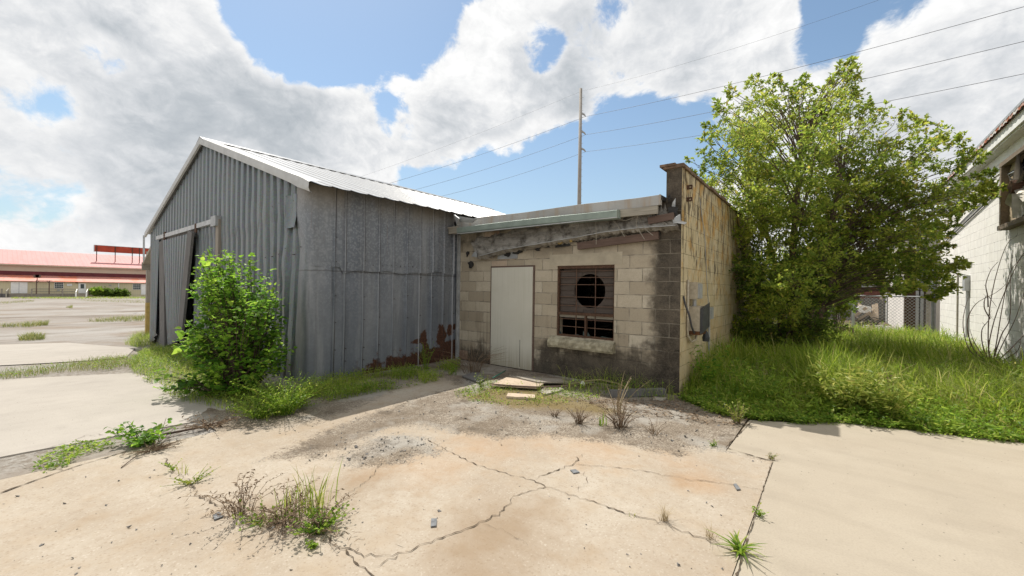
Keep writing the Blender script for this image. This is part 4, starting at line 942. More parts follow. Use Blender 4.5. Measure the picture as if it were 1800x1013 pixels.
# plank fence and brick shed beyond
pf = empty('plank_fence', (0, 29.5, 0), 'weathered grey plank fence behind the wood pile', 'fence')
xa, xb = pY(1380, 540, 29.5)[0], ax0-.05
zp = float(pY(1510, 524, 29.5)[2])
mb = MB(); x = xa
while x < xb: w_ = .145; mb.box((x, 29.5+RND.uniform(-.01, .01), -.1), (x+w_-.012, 29.53, zp+RND.uniform(-.05, .03))); x += w_
mb.build('planks', M['grey_wood'], pf)
mb = MB(); mb.box((xa, 29.535, .3), (xb, 29.59, .4)); mb.box((xa, 29.535, zp-.4), (xb, 29.59, zp-.3)); mb.build('rail', M['grey_wood'], pf)
bk = plain('dark_red_brick', (.20, .085, .065), .9, 0, .3, 6)
rs = empty('brick_shed', (0, 36, 0), 'dark red brick shed with a low roof beyond the plank fence', 'shed')
mb = MB(); z_ = float(pY(1510, 505, 36)[2]); mb.box((-8, 36, -.1), (2.4, 41, z_)); mb.build('wall', bk, rs)
mb = MB(); mb.box((-8.3, 35.7, z_), (2.7, 41.3, z_+.18)); mb.build('roof', M['grey_metal'], rs)
# lumber pile
def lp(px, py, y=25.5): return pY(px, py, y)
pl_ = empty('lumber_heap', (0, 25.5, 0), 'heap of scrap lumber leaning by the annexe wall', 'lumber')
for (a, b, w_) in (((1508, 534), (1541, 563), .14), ((1503, 556), (1523, 541), .12), ((1522, 542), (1536, 546), .10), ((1536, 536), (1538, 562), .14), ((1541, 534), (1542, 563), .10), ((1509, 562), (1530, 549), .1)):
    mb = MB(); p, q_ = lp(*a), lp(*b, 25.2); p[2] = max(p[2], .05); q_[2] = max(q_[2], .05); mb.bar(p, q_, w_, .06, (0, 1, 0)); mb.build('plank', M['plank_wood'], pl_)
mb = MB()
for k in range(40): c = np.array([RND.uniform(*sorted((lp(1505, 560)[0], lp(1545, 560)[0]))), 25.4+RND.uniform(-.4, .5), RND.uniform(.02, .45)]); d = np.array([RND.uniform(-.3, .3), RND.uniform(-.3, .3), RND.uniform(-.15, .15)]); mb.bar(c-d, c+d, .08, .03)
mb.build('offcuts', M['board_wood'], pl_)
mb = MB(); c = lp(1518, 552)
mb.prism([c+np.array([math.cos(t_)*.32*RND.uniform(.7, 1), -.25, .22+math.sin(t_)*.22*RND.uniform(.7, 1)]) for t_ in np.arange(0, 6.2, .7)], (0, .3, 0)); mb.build('white_sheet', M['white_paint'], pl_)
mb = MB(); 
for k in range(60):
    px, py = RND.uniform(1520, 1590), 0; c = gnd(px, RND.uniform(574, 584)); r_ = RND.uniform(.03, .12); mb.box((c[0]-r_, c[1]-r_, 0), (c[0]+r_, c[1]+r_*.6, r_*.9))
rb3 = mb.build('rubble', stu); tag(rb3, 'scattered pale rubble on the ground at the foot of the annexe', 'rubble', kind='stuff')
st_ = gnd(1478, 592); mb = MB(); mb.lathe((st_[0], st_[1]-2.2, -.05), [(.36, 0), (.30, .15), (.27, .45), (.25, .52), (0, .50)], 14); tag(mb.build('tree_stump', M['bark']), 'short dark tree stump in the long grass before the fence', 'stump')

# ================================================================== RED-ROOFED WAREHOUSE (far left)
FX = -120.; fz = gz(FX)
def fp_(px, py, X=FX): return pX(px, py, X)
cream = mat('cream_siding', .8, 0, .2); p_ = cream.pos(); sv = cream.node('ShaderNodeTexWave', {'Vector': cream.map(p_, (0, 1, 0)), 'Scale': .9, 'Distortion': 0.}, wave_type='BANDS', bands_direction='Y').outputs['Fac']
cream.col(cream.mix(cream.mr(sv, .8, 1, 0, .25), (.60, .535, .36), (.40, .34, .22))); CR = cream.mat
redr = mat('faded_red_roof', .6, .0, .3); p_ = redr.pos(); sv = redr.node('ShaderNodeTexWave', {'Vector': redr.map(p_, (0, 1, 0)), 'Scale': .5, 'Distortion': 0.}, wave_type='BANDS', bands_direction='Y').outputs['Fac']
c = redr.ramp(redr.noise(redr.map(p_, (.2, 1, .2)), .6, 6, .65), [(.3, (.39, .175, .165)), (.5, (.49, .215, .20)), (.7, (.45, .16, .14))]); redr.col(redr.mix(redr.mr(sv, .82, 1, 0, .35), c, (.32, .12, .11))); RRM = redr.mat
lowr = mat('patchy_red_roof', .6, .0, .3); p_ = lowr.pos(); lowr.col(lowr.mix(lowr.mr(lowr.noise(lowr.map(p_, (.5, 1, .5)), .35, 5, .6), .48, .58), (.55, .25, .20), (.56, .17, .09)))
maro = plain('maroon_siding', (.125, .03, .035), .7, 0, .15, 1)
beig = plain('beige_siding', (.50, .44, .345), .8, 0, .05, .5)
wr = empty('warehouse', (FX, 0, fz), 'long cream warehouse with a faded red metal roof across the lot', 'building')
Y0, Y1 = -60, 44
mb = MB(); mb.box((FX-30, Y0, fz-.2), (FX, Y1, 1.62)); mb.build('wall', CR, wr)
mb = MB(); mb.prism([(FX+.5, Y0, 1.62), (FX-4, Y0, 2.74), (FX-4, Y0, 2.60), (FX+.5, Y0, 1.50)], (0, Y1-Y0, 0)); mb.build('porch_roof', lowr.mat, wr)
mb = MB(); mb.box((FX-30, Y0, 2.5), (FX-4.05, Y1, 3.52)); mb.build('maroon_band', maro, wr)
mb = MB(); mb.box((FX-30, Y0, 3.52), (FX-4.0, Y1, 4.95)); mb.build('upper_wall', beig, wr)
mb = MB(); mb.prism([(FX-3.4, Y0, 4.85), (FX-14, Y0, 8.05), (FX-26, Y0, 4.85), (FX-26, Y0, 4.70), (FX-14, Y0, 7.9), (FX-3.4, Y0, 4.72)], (0, Y1-Y0, 0)); mb.build('roof', RRM, wr)
mb = MB(); mb.box((FX-3.5, Y0, 4.62), (FX-3.3, Y1, 4.80)); mb.build('gutter', beig, wr)
X1_ = FX+.05
def fbox(name, m, pa, pb, d=.06, X=X1_, par=wr):
    a, b = fp_(*pa, X), fp_(*pb, X); mb = MB(); mb.box((X-.04, min(a[1], b[1]), min(a[2], b[2])), (X+d, max(a[1], b[1]), max(a[2], b[2]))); return mb.build(name, m, par)
def zz(x, y): return (x/6.43, 400+y/6.43)
wd_ = M['white_paint']
d1 = fbox('double_door', wd_, zz(122, 617), zz(310, 745)); fbox('door_gap', M['grey_metal'], zz(213, 620), zz(216, 745), .08, par=d1)
d2 = fbox('door', wd_, zz(886, 632), zz(968, 745), .07); fbox('door_glass', M['glass'], zz(910, 640), zz(950, 690), .1, par=d2)
d3 = fbox('door', wd_, zz(1596, 640), zz(1680, 760), .07)
for a, b in ((zz(614, 618), zz(718, 690)), (zz(1500, 637), zz(1592, 705))):
    w1 = fbox('window', wd_, a, b); (ax, ay), (bx, by) = a, b
    for i in range(4):
        for j in range(3):
            u0 = ax+(bx-ax)*(.05+.235*i); v0 = ay+(by-ay)*(.07+.305*j); fbox('pane', M['glass'], (u0, v0), (u0+(bx-ax)*.20, v0+(by-ay)*.26), .09, par=w1)
for a, b in ((zz(645, 702), zz(675, 716)), (zz(1232, 648), zz(1258, 662))): fbox('wall_vent', M['grey_metal'], a, b)
sg1 = fbox('notice_board', wh_, zz(756, 636), zz(815, 662))
for x in (1340,): fbox('downpipe', wd_, zz(x-5, 618), zz(x+5, 775))
for x, y in ((80, 605), (345, 610), (866, 622)): fbox('wall_lamp', M['rust'], zz(x-14, y-5), zz(x+14, y+8), .35)
# porch deck, rails, canopy, steps (read as one porch)
dk = empty('timber_porch', (FX+1.2, 8, fz), 'low grey timber porch with railings along the warehouse front', 'porch')
XP = FX+1.6
def pbox(name, m, pa, pb, d, par): return fbox(name, m, pa, pb, d, XP, par)
a, b = fp_(*zz(100, 752), XP), fp_(*zz(860, 790), XP); mb = MB(); mb.box((FX+.1, a[1], a[2]-.12), (XP+.1, b[1], a[2])); mb.box((XP-.1, a[1], fz-.05), (XP, b[1], a[2]-.12)); mb.build('deck', M['jamb_wood'], dk)
for x in (20, 358, 706): pbox('rail_post', M['jamb_wood'], zz(x-9, 692), zz(x+9, 785), .2, dk)
mb = MB()
for v in (695, 722): a, b = fp_(*zz(360, v), XP), fp_(*zz(860, v), XP); mb.box((XP, a[1], a[2]-.04), (XP+.08, b[1], a[2]+.04))
mb.build('rail', M['grey_wood'], dk)
stp = empty('entrance_steps', (FX+2, 14, fz), 'pale entrance steps with white handrails at the warehouse door', 'steps')
for k in range(4): a, b = fp_(*zz(862, 745+k*12), FX+1.7+.3*k), fp_(*zz(985, 745+k*12), FX+1.7+.3*k); mb = MB(); mb.box((FX+.1, a[1], fz-.1), (FX+1.9+.3*k, b[1], max(fz+.02, fz+.62-.16*k))); mb.build('step', M['jamb_wood'], stp)
for x in (866, 985): 
    a, b = fp_(*zz(x+6, 700), FX+1.6), fp_(*zz(x-8, 735), FX+3.0); mb = MB(); mb.bar(a, b, .12, .2); mb.bar(b, (b[0], b[1], fz), .2, .2, (1, 0, 0)); mb.build('handrail', wd_, stp)
for x in (1008,): pbox('newel_post', M['brown_wood'], zz(x-10, 700), zz(x+10, 765), .2, stp)
sr_ = empty('entrance_ramp', (FX+2, 1, fz), 'timber ramp with a white handrail at the left end of the porch', 'ramp')
pbox('ramp_deck', M['grey_wood'], zz(-160, 748), zz(95, 790), .2, sr_); a, b = fp_(*zz(98, 695), XP+.3), fp_(*zz(72, 725), XP+1.2); mb = MB(); mb.bar(a, b, .12, .2); mb.bar(b, (b[0], b[1], fz), .2, .2, (1, 0, 0)); mb.build('handrail', M['trim_wood'], sr_); pbox('newel_post', M['jamb_wood'], zz(84, 700), zz(101, 790), .2, sr_)
cn = empty('timber_arch', (XP, 9, fz), 'brown timber arch standing on the porch', 'arch')
for x in (412, 556): pbox('post', M['brown_wood'], zz(x-6, 602), zz(x+6, 752), .15, cn)
pbox('beam', M['brown_wood'], zz(405, 598), zz(592, 606), .2, cn)
for x, s in ((412, 1), (556, -1)):
    a, b = fp_(*zz(x, 632), XP+.1), fp_(*zz(x+s*26, 606), XP+.1); mb = MB(); mb.bar(a, b, .12, .12); mb.build('brace', M['brown_wood'], cn)
fl = empty('flood_light', tuple(fp_(*zz(420, 590), XP)), 'small twin floodlight on a pole above the porch', 'lamp')
a = fp_(*zz(420, 600), XP); b = fp_(*zz(420, 572), XP); mb = MB(); mb.tube([a, b], .06, 7); mb.build('pole', M['brown_wood'], fl)
for x in (409, 431):
    c = fp_(*zz(x, 558), XP); mb = MB(); mb.prism([(c[0]-.2, c[1]-.3, c[2]-.2), (c[0]-.2, c[1]+.3, c[2]-.2), (c[0]-.2, c[1]+.38, c[2]+.28), (c[0]-.2, c[1]-.38, c[2]+.28)], (.35, 0, .1)); mb.build('lamp_head', M['brown_wood'], fl)
# long blank red sign on the roof
redp = plain('red_sign_paint', (.36, .055, .025), .6, 0, .3, .8)
XS = FX-8.
sn = empty('roof_sign', tuple(fp_(1330/6.43, 445, XS)), 'long blank red signboard on thin posts above the warehouse roof', 'sign')
A_, B_2 = fp_(*zz(1068, 235), XS), fp_(*zz(1700, 262), XS)
hh = .72
mb = MB(); mb.box((XS-.12, A_[1], A_[2]-hh), (XS+.05, B_2[1]+4, A_[2]+hh*.95)); mb.build('panel', redp, sn)
mb = MB(); mb.box((XS-.15, A_[1]-.12, A_[2]-hh-.02), (XS+.08, A_[1], A_[2]+hh)); mb.box((XS-.15, A_[1], A_[2]+hh*.95), (XS+.08, B_2[1]+4, A_[2]+hh*.95+.08)); mb.build('edge_trim', M['alum'], sn)
for x in (1092, 1302, 1495, 1576, 1690):
    c = fp_(*zz(x, 250), XS); mb = MB(); mb.box((XS+.05, c[1]-.07, 6.0), (XS+.17, c[1]+.07, A_[2]+hh*.9)); mb.build('post', M['rust'], sn)

# ================================================================== POLE AND WIRES
PB = pD(1021, 361, 45.); PT = pD(1021, 156, 45.)
pole = empty('utility_pole', (PT[0], PT[1], 0), 'tall plain tapering utility pole rising behind the block building', 'pole')
mb = MB(); mb.tube([(PT[0], PT[1], -.2), (PT[0], PT[1], 10), (PT[0], PT[1], float(PT[2]))], [.27, .22, .155], 14); mb.build('shaft', M['pole'], pole, smooth=True)
dirr = RX*np.array([1, 1, 0]); dirr /= np.linalg.norm(dirr)
WP = []
for y in (205, 237, 267):
    c = pD(1022, y-6, 45.); e_ = pD(1029.5, y, 45.); mb = MB(); mb.tube([c, (c*.35+e_*.65)+np.array([0, 0, .08]), e_], [.11, .10, .06], 8); mb.build('insulator_arm', M['grey_metal'], pole); WP.append(e_)
mb = MB()
for k in range(24): z = 6+k*.72; c = np.array([PT[0], PT[1], z])+dirr*.24; mb.bar(c-dirr*.1, c+dirr*.07, .025, .025)
mb.build('climbing_step', M['grey_metal'], pole)
def wire(start, pr, pl, r, label, name='power_line'):
    mb = MB()
    def seg(a, b, ext, sag):
        a = np.array(a); b = np.array(b); out = []
        for t_ in np.linspace(0, ext, 26): p = a+(b-a)*t_; p[2] -= sag*4*t_*(1-t_); out.append(p)
        return out
    mb.tube(list(reversed(seg(start, pl, 1.5, .25)))+seg(start, pr, 1.25, .35)[1:], r, 5, False)
    tag(mb.build(name, M['wire'], base=tuple(start)), label, 'power line', 'power lines strung from the tall pole')
wire(WP[0], pD(1800, 12, 22.3), pD(700, 318, 52), .015, 'power line on the top arm of the pole, uppermost of three thick wires')
wire(WP[1], pD(1800, 73, 22.3), pD(740, 331, 51), .015, 'power line on the middle arm of the pole, between two others')
wire(WP[2], pD(1800, 130, 22.3), pD(785, 343, 50), .015, 'power line on the bottom arm of the pole, lowest of all')
wire(PT-np.array([0, 0, .3]), pD(1540, 2, 26), pD(660, 302, 53), .007, 'thin overhead wire running from the very top of the pole')

# ================================================================== VEGETATION
def twigs(centers, radii, ntw, nlf, lsize, flat=.62, upb=.25):
    """leafy twigs radiating inside every clump; returns leaf mesh arrays and twig segments"""
    C = []; T = []; N = []; L = []; seg = []
    for c, r in zip(centers, radii):
        n = max(7, int(ntw*(r/.5)**2))
        d = rdir(n, upb); d[:, 2] *= flat; d = unit(d); ln = r*NR.uniform(.55, 1.18, n)
        s0 = c+d*(r*.12)
        drp = NR.uniform(-.25, .12, n)
        for i in range(n):
            m = nlf; t = NR.uniform(.30, 1.0, m); p = s0[i]+d[i]*(ln[i]*t)[:, None]; p[:, 2] += drp[i]*r*t*t
            p = p+NR.normal(0, .035*r/.5, (m, 3)); tt = d[i]+NR.normal(0, .8, (m, 3))
            C.append(p); T.append(tt); N.append(np.array([0, 0, 1.])+NR.normal(0, .7, (m, 3))); L.append(lsize*NR.lognormal(0, .28, m))
        seg.append((s0, s0+d*ln[:, None], drp*r))
    return np.concatenate(C), np.concatenate(T), np.concatenate(N), np.concatenate(L), seg
def segmesh(seg, r0, keep=1.):
    V = []; Fa = []; k = 0
    for a, b, dr in seg:
        n = len(a); sel = NR.random(n) < keep; a = a[sel]; b = b[sel].copy(); b[:, 2] += dr[sel]; n = len(a)
        if n == 0: continue
        d = unit(b-a); u = unit(np.cross(d, np.array([.3, .5, 1.])+0*d)); w = np.cross(d, u)
        ring = []
        for p, r in ((a, r0), (b, r0*.35)):
            for t in range(3): ring.append(p+(u*math.cos(t*2.094)+w*math.sin(t*2.094))*r)
        V.append(np.stack(ring, 1).reshape(-1, 3)); i = np.arange(n)[:, None]*6+k
        Fa.append(np.concatenate([i+np.array([[t, (t+1) % 3, 3+(t+1) % 3, 3+t]]) for t in range(3)], 1).reshape(-1, 4)); k += n*6
    return np.concatenate(V), np.concatenate(Fa)

# ---- big oak-like tree between the buildings
TB = np.array([-.75, 11.2, 0.])
tree = empty('tree', tuple(TB), 'large bushy green tree between the yellow block wall and white building', 'tree')
outl = [(1215, 345), (1228, 300), (1245, 262), (1262, 225), (1278, 180), (1330, 150), (1362, 148), (1400, 165), (1432, 156), (1468, 145), (1495, 112), (1505, 150), (1515, 200), (1560, 208), (1600, 232), (1640, 222), (1668, 250), (1700, 280), (1728, 320), (1738, 345), (1700, 362), (1660, 375), (1655, 405), (1640, 445), (1680, 475), (1660, 500), (1620, 512), (1590, 495), (1560, 512), (1530, 492), (1500, 515), (1485, 540), (1465, 585), (1440, 605), (1400, 620), (1300, 620), (1283, 600), (1280, 560), (1290, 520), (1275, 480), (1285, 430), (1280, 390), (1240, 370)]
OP = np.array(outl, float)
cl = []; rad = []
tries = 0
wT = float((TB-CAMP)@fw)
while tries < 16000 and len(cl) < 250:
    tries += 1
    px, py = RND.uniform(1210, 1740), RND.uniform(108, 622); w = wT+RND.gauss(0, 1.05)
    right = np.clip((px-1470)/180, 0, 1)
    if right > 0: w = wT-1.4*right+RND.gauss(0, .45)
    r = RND.uniform(.22, .50)*(1-.42*right)
    if py > 480 and px < 1470: r *= .9
    rp = r*F/w*.80
    s = sdf(np.array([float(px)]), np.array([float(py)]), OP)[0]
    if s < rp: 
        if RND.random() < .82 or s < rp*.35: continue
        r *= .55
    if RND.random() < .22*right: continue
    c = pD(px, py, w)
    if c[2] < 3.5 and c[0] < -1.62+r*.55: continue
    if c[0] > 2.62-r*.3: continue
    if c[1] < 8.6: continue
    if any(np.linalg.norm(c-q_) < .44*(r+rr_)*.9 for q_, rr_ in zip(cl, rad)): continue
    cl.append(c); rad.append(r)
for k in range(4000):
    if len(cl) >= 395: break
    if k % 4:
        px, py, w, r = RND.uniform(1430, 1700), RND.uniform(320, 512), RND.uniform(8.7, 9.7), RND.uniform(.15, .28)
        if px > 1540: w -= (px-1540)/160*.8
    else: px, py, w, r = RND.uniform(1286, 1345), RND.uniform(380, 610), RND.uniform(8.7, 9.3), RND.uniform(.2, .34)
    s = sdf(np.array([px]), np.array([py]), OP)[0]; c = pD(px, py, w)
    if s < r*F/w*.5 or c[0] > 2.5 or c[0] < -1.68+r*.3 or any(np.linalg.norm(c-q_) < .24 for q_ in cl): continue
    cl.append(c); rad.append(r)
for (xa, ya), (xb, yb) in zip(outl[:33], outl[1:34]):
    for t_ in (.25, .75):
        px, py = xa+(xb-xa)*t_+RND.gauss(0, 4), ya+(yb-ya)*t_+RND.gauss(0, 4); c = pD(px, py, (wT if px < 1560 else wT-1.3)+RND.gauss(0, .3))
        if c[0] < 2.6: cl.append(c); rad.append(RND.uniform(.12, .21))
        for k in range(2): # pointed leader carrying on outwards
            d_ = np.array([px-1440, py-400.]); d_ /= np.linalg.norm(d_); c2 = pD(px+d_[0]*(9+9*k), py+d_[1]*(9+9*k)-4*k, (wT if px < 1560 else wT-1.3))
            if c2[0] < 2.6 and RND.random() < .55: cl.append(c2); rad.append(RND.uniform(.07, .12))
# spiky top leaders
for px, py, r in ((1497, 122, .16), (1495, 145, .22), (1490, 172, .28), (1345, 160, .20), (1390, 172, .22), (1275, 225, .18), (1252, 285, .22), (1660, 235, .2), (1700, 285, .2), (1726, 338, .16), (1668, 478, .16), (1640, 470, .2), (1780, 346, .10), (1755, 345, .10), (1650, 490, .15), (1690, 465, .10)):
    c = pD(px, py, wT-1.4 if px > 1600 else wT); 
    if px > 1735: c = pD(px, py, 8.35)
    cl.append(c); rad.append(r)
cl = np.array(cl); rad = np.array(rad)
C, T, N, L, seg = twigs(cl, rad, 60, 13, .060)
V1, F1 = kites(C, T, N, L, L*.55, .12)
build_np('crown', V1, F1, M['oak_leaf'], tree)
Vs, Fs = segmesh(seg, .004, .35); build_np('twigs', Vs, Fs, M['twig'], tree)
trunks = [(TB+np.array([dx, dy, 0]), TB+np.array([dx*3+ox, dy*2+oy, h_])) for dx, dy, ox, oy, h_ in ((-.1, .05, -.35, 0, 3.6), (.12, 0, .5, -.1, 4.0), (.02, -.1, .15, -.2, 5.2), (.2, .1, .45, .1, 3.2), (-.2, -.05, -.3, -.4, 2.4))]
tmb = MB()
for a, b in trunks:
    m_ = (a+b)/2+np.array([RND.uniform(-.12, .12), RND.uniform(-.12, .12), 0]); tmb.tube([a-(0, 0, .1), a*.7+m_*.3, m_, b*.6+m_*.4, b], [.11, .085, .065, .045, .025], 9)
tmb.build('trunk', M['bark'], tree, smooth=True)
lm = MB()
for c, r in zip(cl, rad):
    best = None
    for a, b in trunks:
        t_ = np.clip((c[2]*.72-a[2])/(b[2]-a[2]), .12, 1); p = a+(b-a)*t_; d_ = np.linalg.norm(p-c)
        if best is None or d_ < best[0]: best = (d_, p)
    d_, p = best; m1 = p*.6+c*.4+np.array([RND.uniform(-.12, .12), RND.uniform(-.12, .12), .12*d_]); m2 = p*.25+c*.75+np.array([RND.uniform(-.1, .1), RND.uniform(-.1, .1), .06*d_])
    th = (.006+.0035*min(d_, 3))*(.6 if c[0] > .4 else 1); lm.tube([p, m1, m2, c], [th, th*.75, th*.5, th*.25], 5, False)
lm.build('limbs', M['bark'], tree, smooth=True)

# dark understorey shrub at the foot of the tree
us_c = []; us_r = []
for k in range(120):
    px, py = RND.uniform(1286, 1445), RND.uniform(470, 622); w = RND.uniform(8.4, 10.6); c = pD(px, py, w)
    if c[0] < -1.5 or c[2] < .12: continue
    us_c.append(c); us_r.append(RND.uniform(.22, .38))
ush = empty('shrub', (-.6, 10.2, 0), 'dark green understorey shrub filling the foot of the big tree', 'shrub')
C, T, N, L, seg = twigs(us_c, us_r, 60, 11, .06); build_np('foliage', *kites(C, T, N, L, L*.6, .12), M['dark_leaf'], ush)
Vs, Fs = segmesh(seg, .005, .5); build_np('stems', Vs, Fs, M['twig'], ush)
# brighter young shrub at its right edge
by_c = [pD(RND.uniform(1462, 1500), RND.uniform(500, 560), RND.uniform(12.3, 13.)) for k in range(14)]
bsh = empty('shrub', (by_c[0][0], by_c[0][1], 0), 'bright green young shrub at the right foot of the big tree', 'shrub')
C, T, N, L, seg = twigs(by_c, [.26]*14, 60, 9, .075); build_np('foliage', *kites(C, T, N, L, L*.6, .12), M['weed'], bsh)
mb = MB()
for c in by_c: mb.tube([(by_c[0][0], by_c[0][1], 0), (c+np.array([by_c[0][0], by_c[0][1], 0]))/2, c], [.015, .012, .005], 5, False)
mb.build('stems', M['twig'], bsh)
# trees beyond the back fence
for i, (px, py, w, R_, lab) in enumerate(((1440, 490, 46, 3.4, 'distant tree beyond the brick shed, leftmost of the hazy pair'), (1520, 480, 52, 3.2, 'distant tree beyond the brick shed, right one of the hazy pair'))):
    c0 = pD(px, py, w); tr_ = empty('tree', (c0[0], c0[1], 0), lab, 'tree', 'trees beyond the brick shed')
    cc_ = [c0+np.array([RND.gauss(0, R_*.5), RND.gauss(0, R_*.5), RND.gauss(0, R_*.45)]) for k in range(26)]
    C, T, N, L, seg = twigs(cc_, [1.2]*26, 14, 12, .30); build_np('crown', *kites(C, T, N, L, L*.6), M['oak_leaf'], tr_)
    mb = MB(); mb.tube([(c0[0], c0[1], -.2), (c0[0], c0[1], c0[2]*.6), tuple(c0)], [.3, .22, .1], 8); mb.build('trunk', M['bark'], tr_)

# ---- mulberry sapling in front of the gable
SB = gnd(425, 694)
sap = empty('sapling', tuple(SB), 'leafy bright green sapling growing against the corrugated gable wall', 'sapling')
so_ = [(345, 450), (380, 438), (415, 448), (445, 445), (452, 470), (470, 478), (478, 505), (500, 525), (505, 565), (500, 600), (512, 615), (495, 650), (470, 680), (420, 695), (380, 690), (330, 640), (300, 600), (322, 575), (338, 560), (330, 520), (345, 490)]
SO = np.array(so_, float); tips = []
k = 0
while len(tips) < 330 and k < 6000:
    k += 1; px, py = RND.uniform(295, 515), RND.uniform(438, 695)
    if sdf(np.array([px]), np.array([py]), SO)[0] < 2: continue
    w = float((SB-CAMP)@fw)+RND.gauss(-.05, .28); c = pD(px, py, w)
    if c[1] > 2.86 or c[2] < .08: continue
    tips.append(c)
for px, py, dw in ((375, 442, 0), (395, 440, .1), (440, 450, 0), (447, 462, -.1), (495, 530, 0), (350, 452, 0), (342, 470, 0), (352, 458, .1), (362, 446, .2), (410, 446, .1), (470, 476, 0), (484, 502, -.1), (503, 562, 0), (508, 610, -.1), (335, 500, .1), (480, 520, .1), (460, 485, .1)): tips.append(pD(px, py, float((SB-CAMP)@fw)+dw))
C = []; T = []; N = []; L = []; sm = MB()
roots = [SB+np.array([RND.uniform(-.18, .18), RND.uniform(-.12, .12), 0]) for _ in range(9)]
for c in tips:
    h_ = c[2]; r0 = min(roots, key=lambda r: np.hypot(*(r-c)[:2])+RND.uniform(0, .3)); 
    base_ = r0+(c-r0)*np.array([.35, .35, .55]); base_[2] = min(base_[2], c[2]*.7)
    st = [r0, base_*.6+r0*.4+np.array([0, 0, .03]), base_, c*.6+base_*.4+np.array([0, 0, .05]), c]
    sm.tube(st, [.008, .006, .005, .003, .0015], 5, False)
    for t_ in np.linspace(.38, 1, 23):
        p = base_+(c-base_)*t_; p = p+NR.normal(0, .035, 3); dd = unit(NR.normal(0, 1, (1, 3))*np.array([1, 1, .35])+unit((c-base_)[None])*.5)[0]
        C.append(p); T.append(dd); N.append(np.array([0, 0, 1.])+NR.normal(0, .45, 3)); L.append(.050*RND.lognormvariate(0, .28))
C, T, N, L = map(np.array, (C, T, N, L)); C[:, 1] = np.minimum(C[:, 1], 2.92)
build_np('foliage', *broad(C, T, N, L, L*.85), M['mulberry'], sap)
sm.build('stems', M['twig'], sap)
# low spreading branch of the sapling over the concrete
C = []; T = []; N = []; L = []; sm = MB()
lowb = empty('seedling', tuple(gnd(380, 705)), 'low spreading leafy seedling over the pale concrete edge', 'seedling')
for k in range(30):
    px, py = RND.uniform(268, 400), 0; py = 690+RND.uniform(-32, 16)+(400-px)*-.06; c = pD(px, py, 5.35+RND.uniform(-.15, .2))
    if c[2] < .03: c[2] = .04
    r0 = gnd(392+RND.uniform(-20, 20), 700); sm.tube([r0, (r0+c)/2+np.array([0, 0, .08]), c], [.006, .005, .002], 5, False)
    for t_ in np.linspace(.3, 1, 11):
        p = r0+(c-r0)*t_+NR.normal(0, .03, 3)+np.array([0, 0, .08*4*t_*(1-t_)]); p[2] = max(p[2], .02)
        C.append(p); T.append(NR.normal(0, 1, 3)*np.array([1, 1, .25])); N.append(np.array([0, 0, 1.])+NR.normal(0, .4, 3)); L.append(.06*RND.lognormvariate(0, .25))
C, T, N, L = map(np.array, (C, T, N, L)); build_np('foliage', *broad(C, T, N, L, L*.85), M['mulberry'], lowb); sm.build('stems', M['twig'], lowb)

# ---- the long grass on the right (stuff)
edge = [gnd(*p)[:2] for p in ((1200, 702), (1250, 722), (1322, 738), (1380, 736))]+[np.array(p) for p in ((-.3, 5.80), (.1, 6.17), (.75, 6.32), (1.54, 6.54), (2.74, 6.83))]
gp_ = list(edge)+[np.array((2.74, 19.7)), np.array((-1.69, 19.7)), np.array((-1.69, 6.16))]
def scatter(poly, n):
    P_ = np.array(poly); lo, hi = P_.min(0), P_.max(0); out = []
    tot = 0
    while tot < n: q_ = NR.uniform(lo, hi, (n, 2)); q_ = q_[inpoly(q_[:, 0], q_[:, 1], P_)]; out.append(q_); tot += len(q_)
    return np.concatenate(out)[:n]
def near(poly, n, p): # density falls with distance
    q_ = scatter(poly, n*3); w = (7./np.maximum(np.hypot(q_[:, 0], q_[:, 1]), 5))**p; return q_[NR.random(len(q_)) < w][:n]
P2 = near(gp_, 30000, 1.7)
# distance to the front edge
def edist(P_, E_):
    d = np.full(len(P_), 9.)
    for a, b in zip(E_[:-1], E_[1:]):
        e = b-a; t_ = np.clip(((P_-a)@e)/(e@e), 0, 1); d = np.minimum(d, np.hypot(*(P_-a-t_[:, None]*e).T))
    return d
de = edist(P2, edge); nn = fbm(P2[:, 0]*1.1, P2[:, 1]*1.1, 3, 4)
h = (.08+.47*np.clip((de-.12)/1.0, 0, 1)**1.2)*np.clip(.05+1.9*nn+.5*(fbm(P2[:, 0]*4, P2[:, 1]*4, 2, 17)-.5), .25, 1.6)*NR.uniform(.6, 1.15, len(P2)); h *= np.where(P2[:, 1] > 11, .8, 1.)
P3 = np.concatenate([P2, np.zeros((len(P2), 1))], 1)
tag(build_np('tall_grass', *blades(P3, h, NR.uniform(.005, .013, len(P2))*(1+np.clip(P2[:, 1]-7, 0, 12)*.09), NR.uniform(.15, .85, len(P2)), PI+NR.normal(0, 1.5, len(P2))), M['grass'], base=(.5, 10, 0)), 'tall green grass', 'grass', kind='stuff')
q_ = near(gp_, 3200, 1.5); nz = fbm(q_[:, 0]*1.4+5, q_[:, 1]*1.4, 3, 9); q_ = q_[nz > .5]; dq = edist(q_, edge); n_ = len(q_)
tag(build_np('dead_grass', *blades(np.concatenate([q_, np.zeros((n_, 1))], 1), (.12+.5*np.clip(dq-.1, 0, 1))*NR.uniform(.5, 1.1, n_), NR.uniform(.003, .006, n_)*(1+np.clip(q_[:, 1]-7, 0, 12)*.09), NR.uniform(.3, 1.2, n_)), M['drygrass'], base=(.5, 10, 0)), 'dead straw among the grass', 'grass', kind='stuff')
ep = np.concatenate([a+(b-a)*NR.random((260, 1)) for a, b in zip(edge[:-1], edge[1:])]); ep = ep+np.stack([NR.normal(0, .05, len(ep)), -np.abs(NR.normal(0, .05, len(ep)))*(fbm(ep[:, 0]*3, ep[:, 1]*3, 2, 3) > .45)], 1)
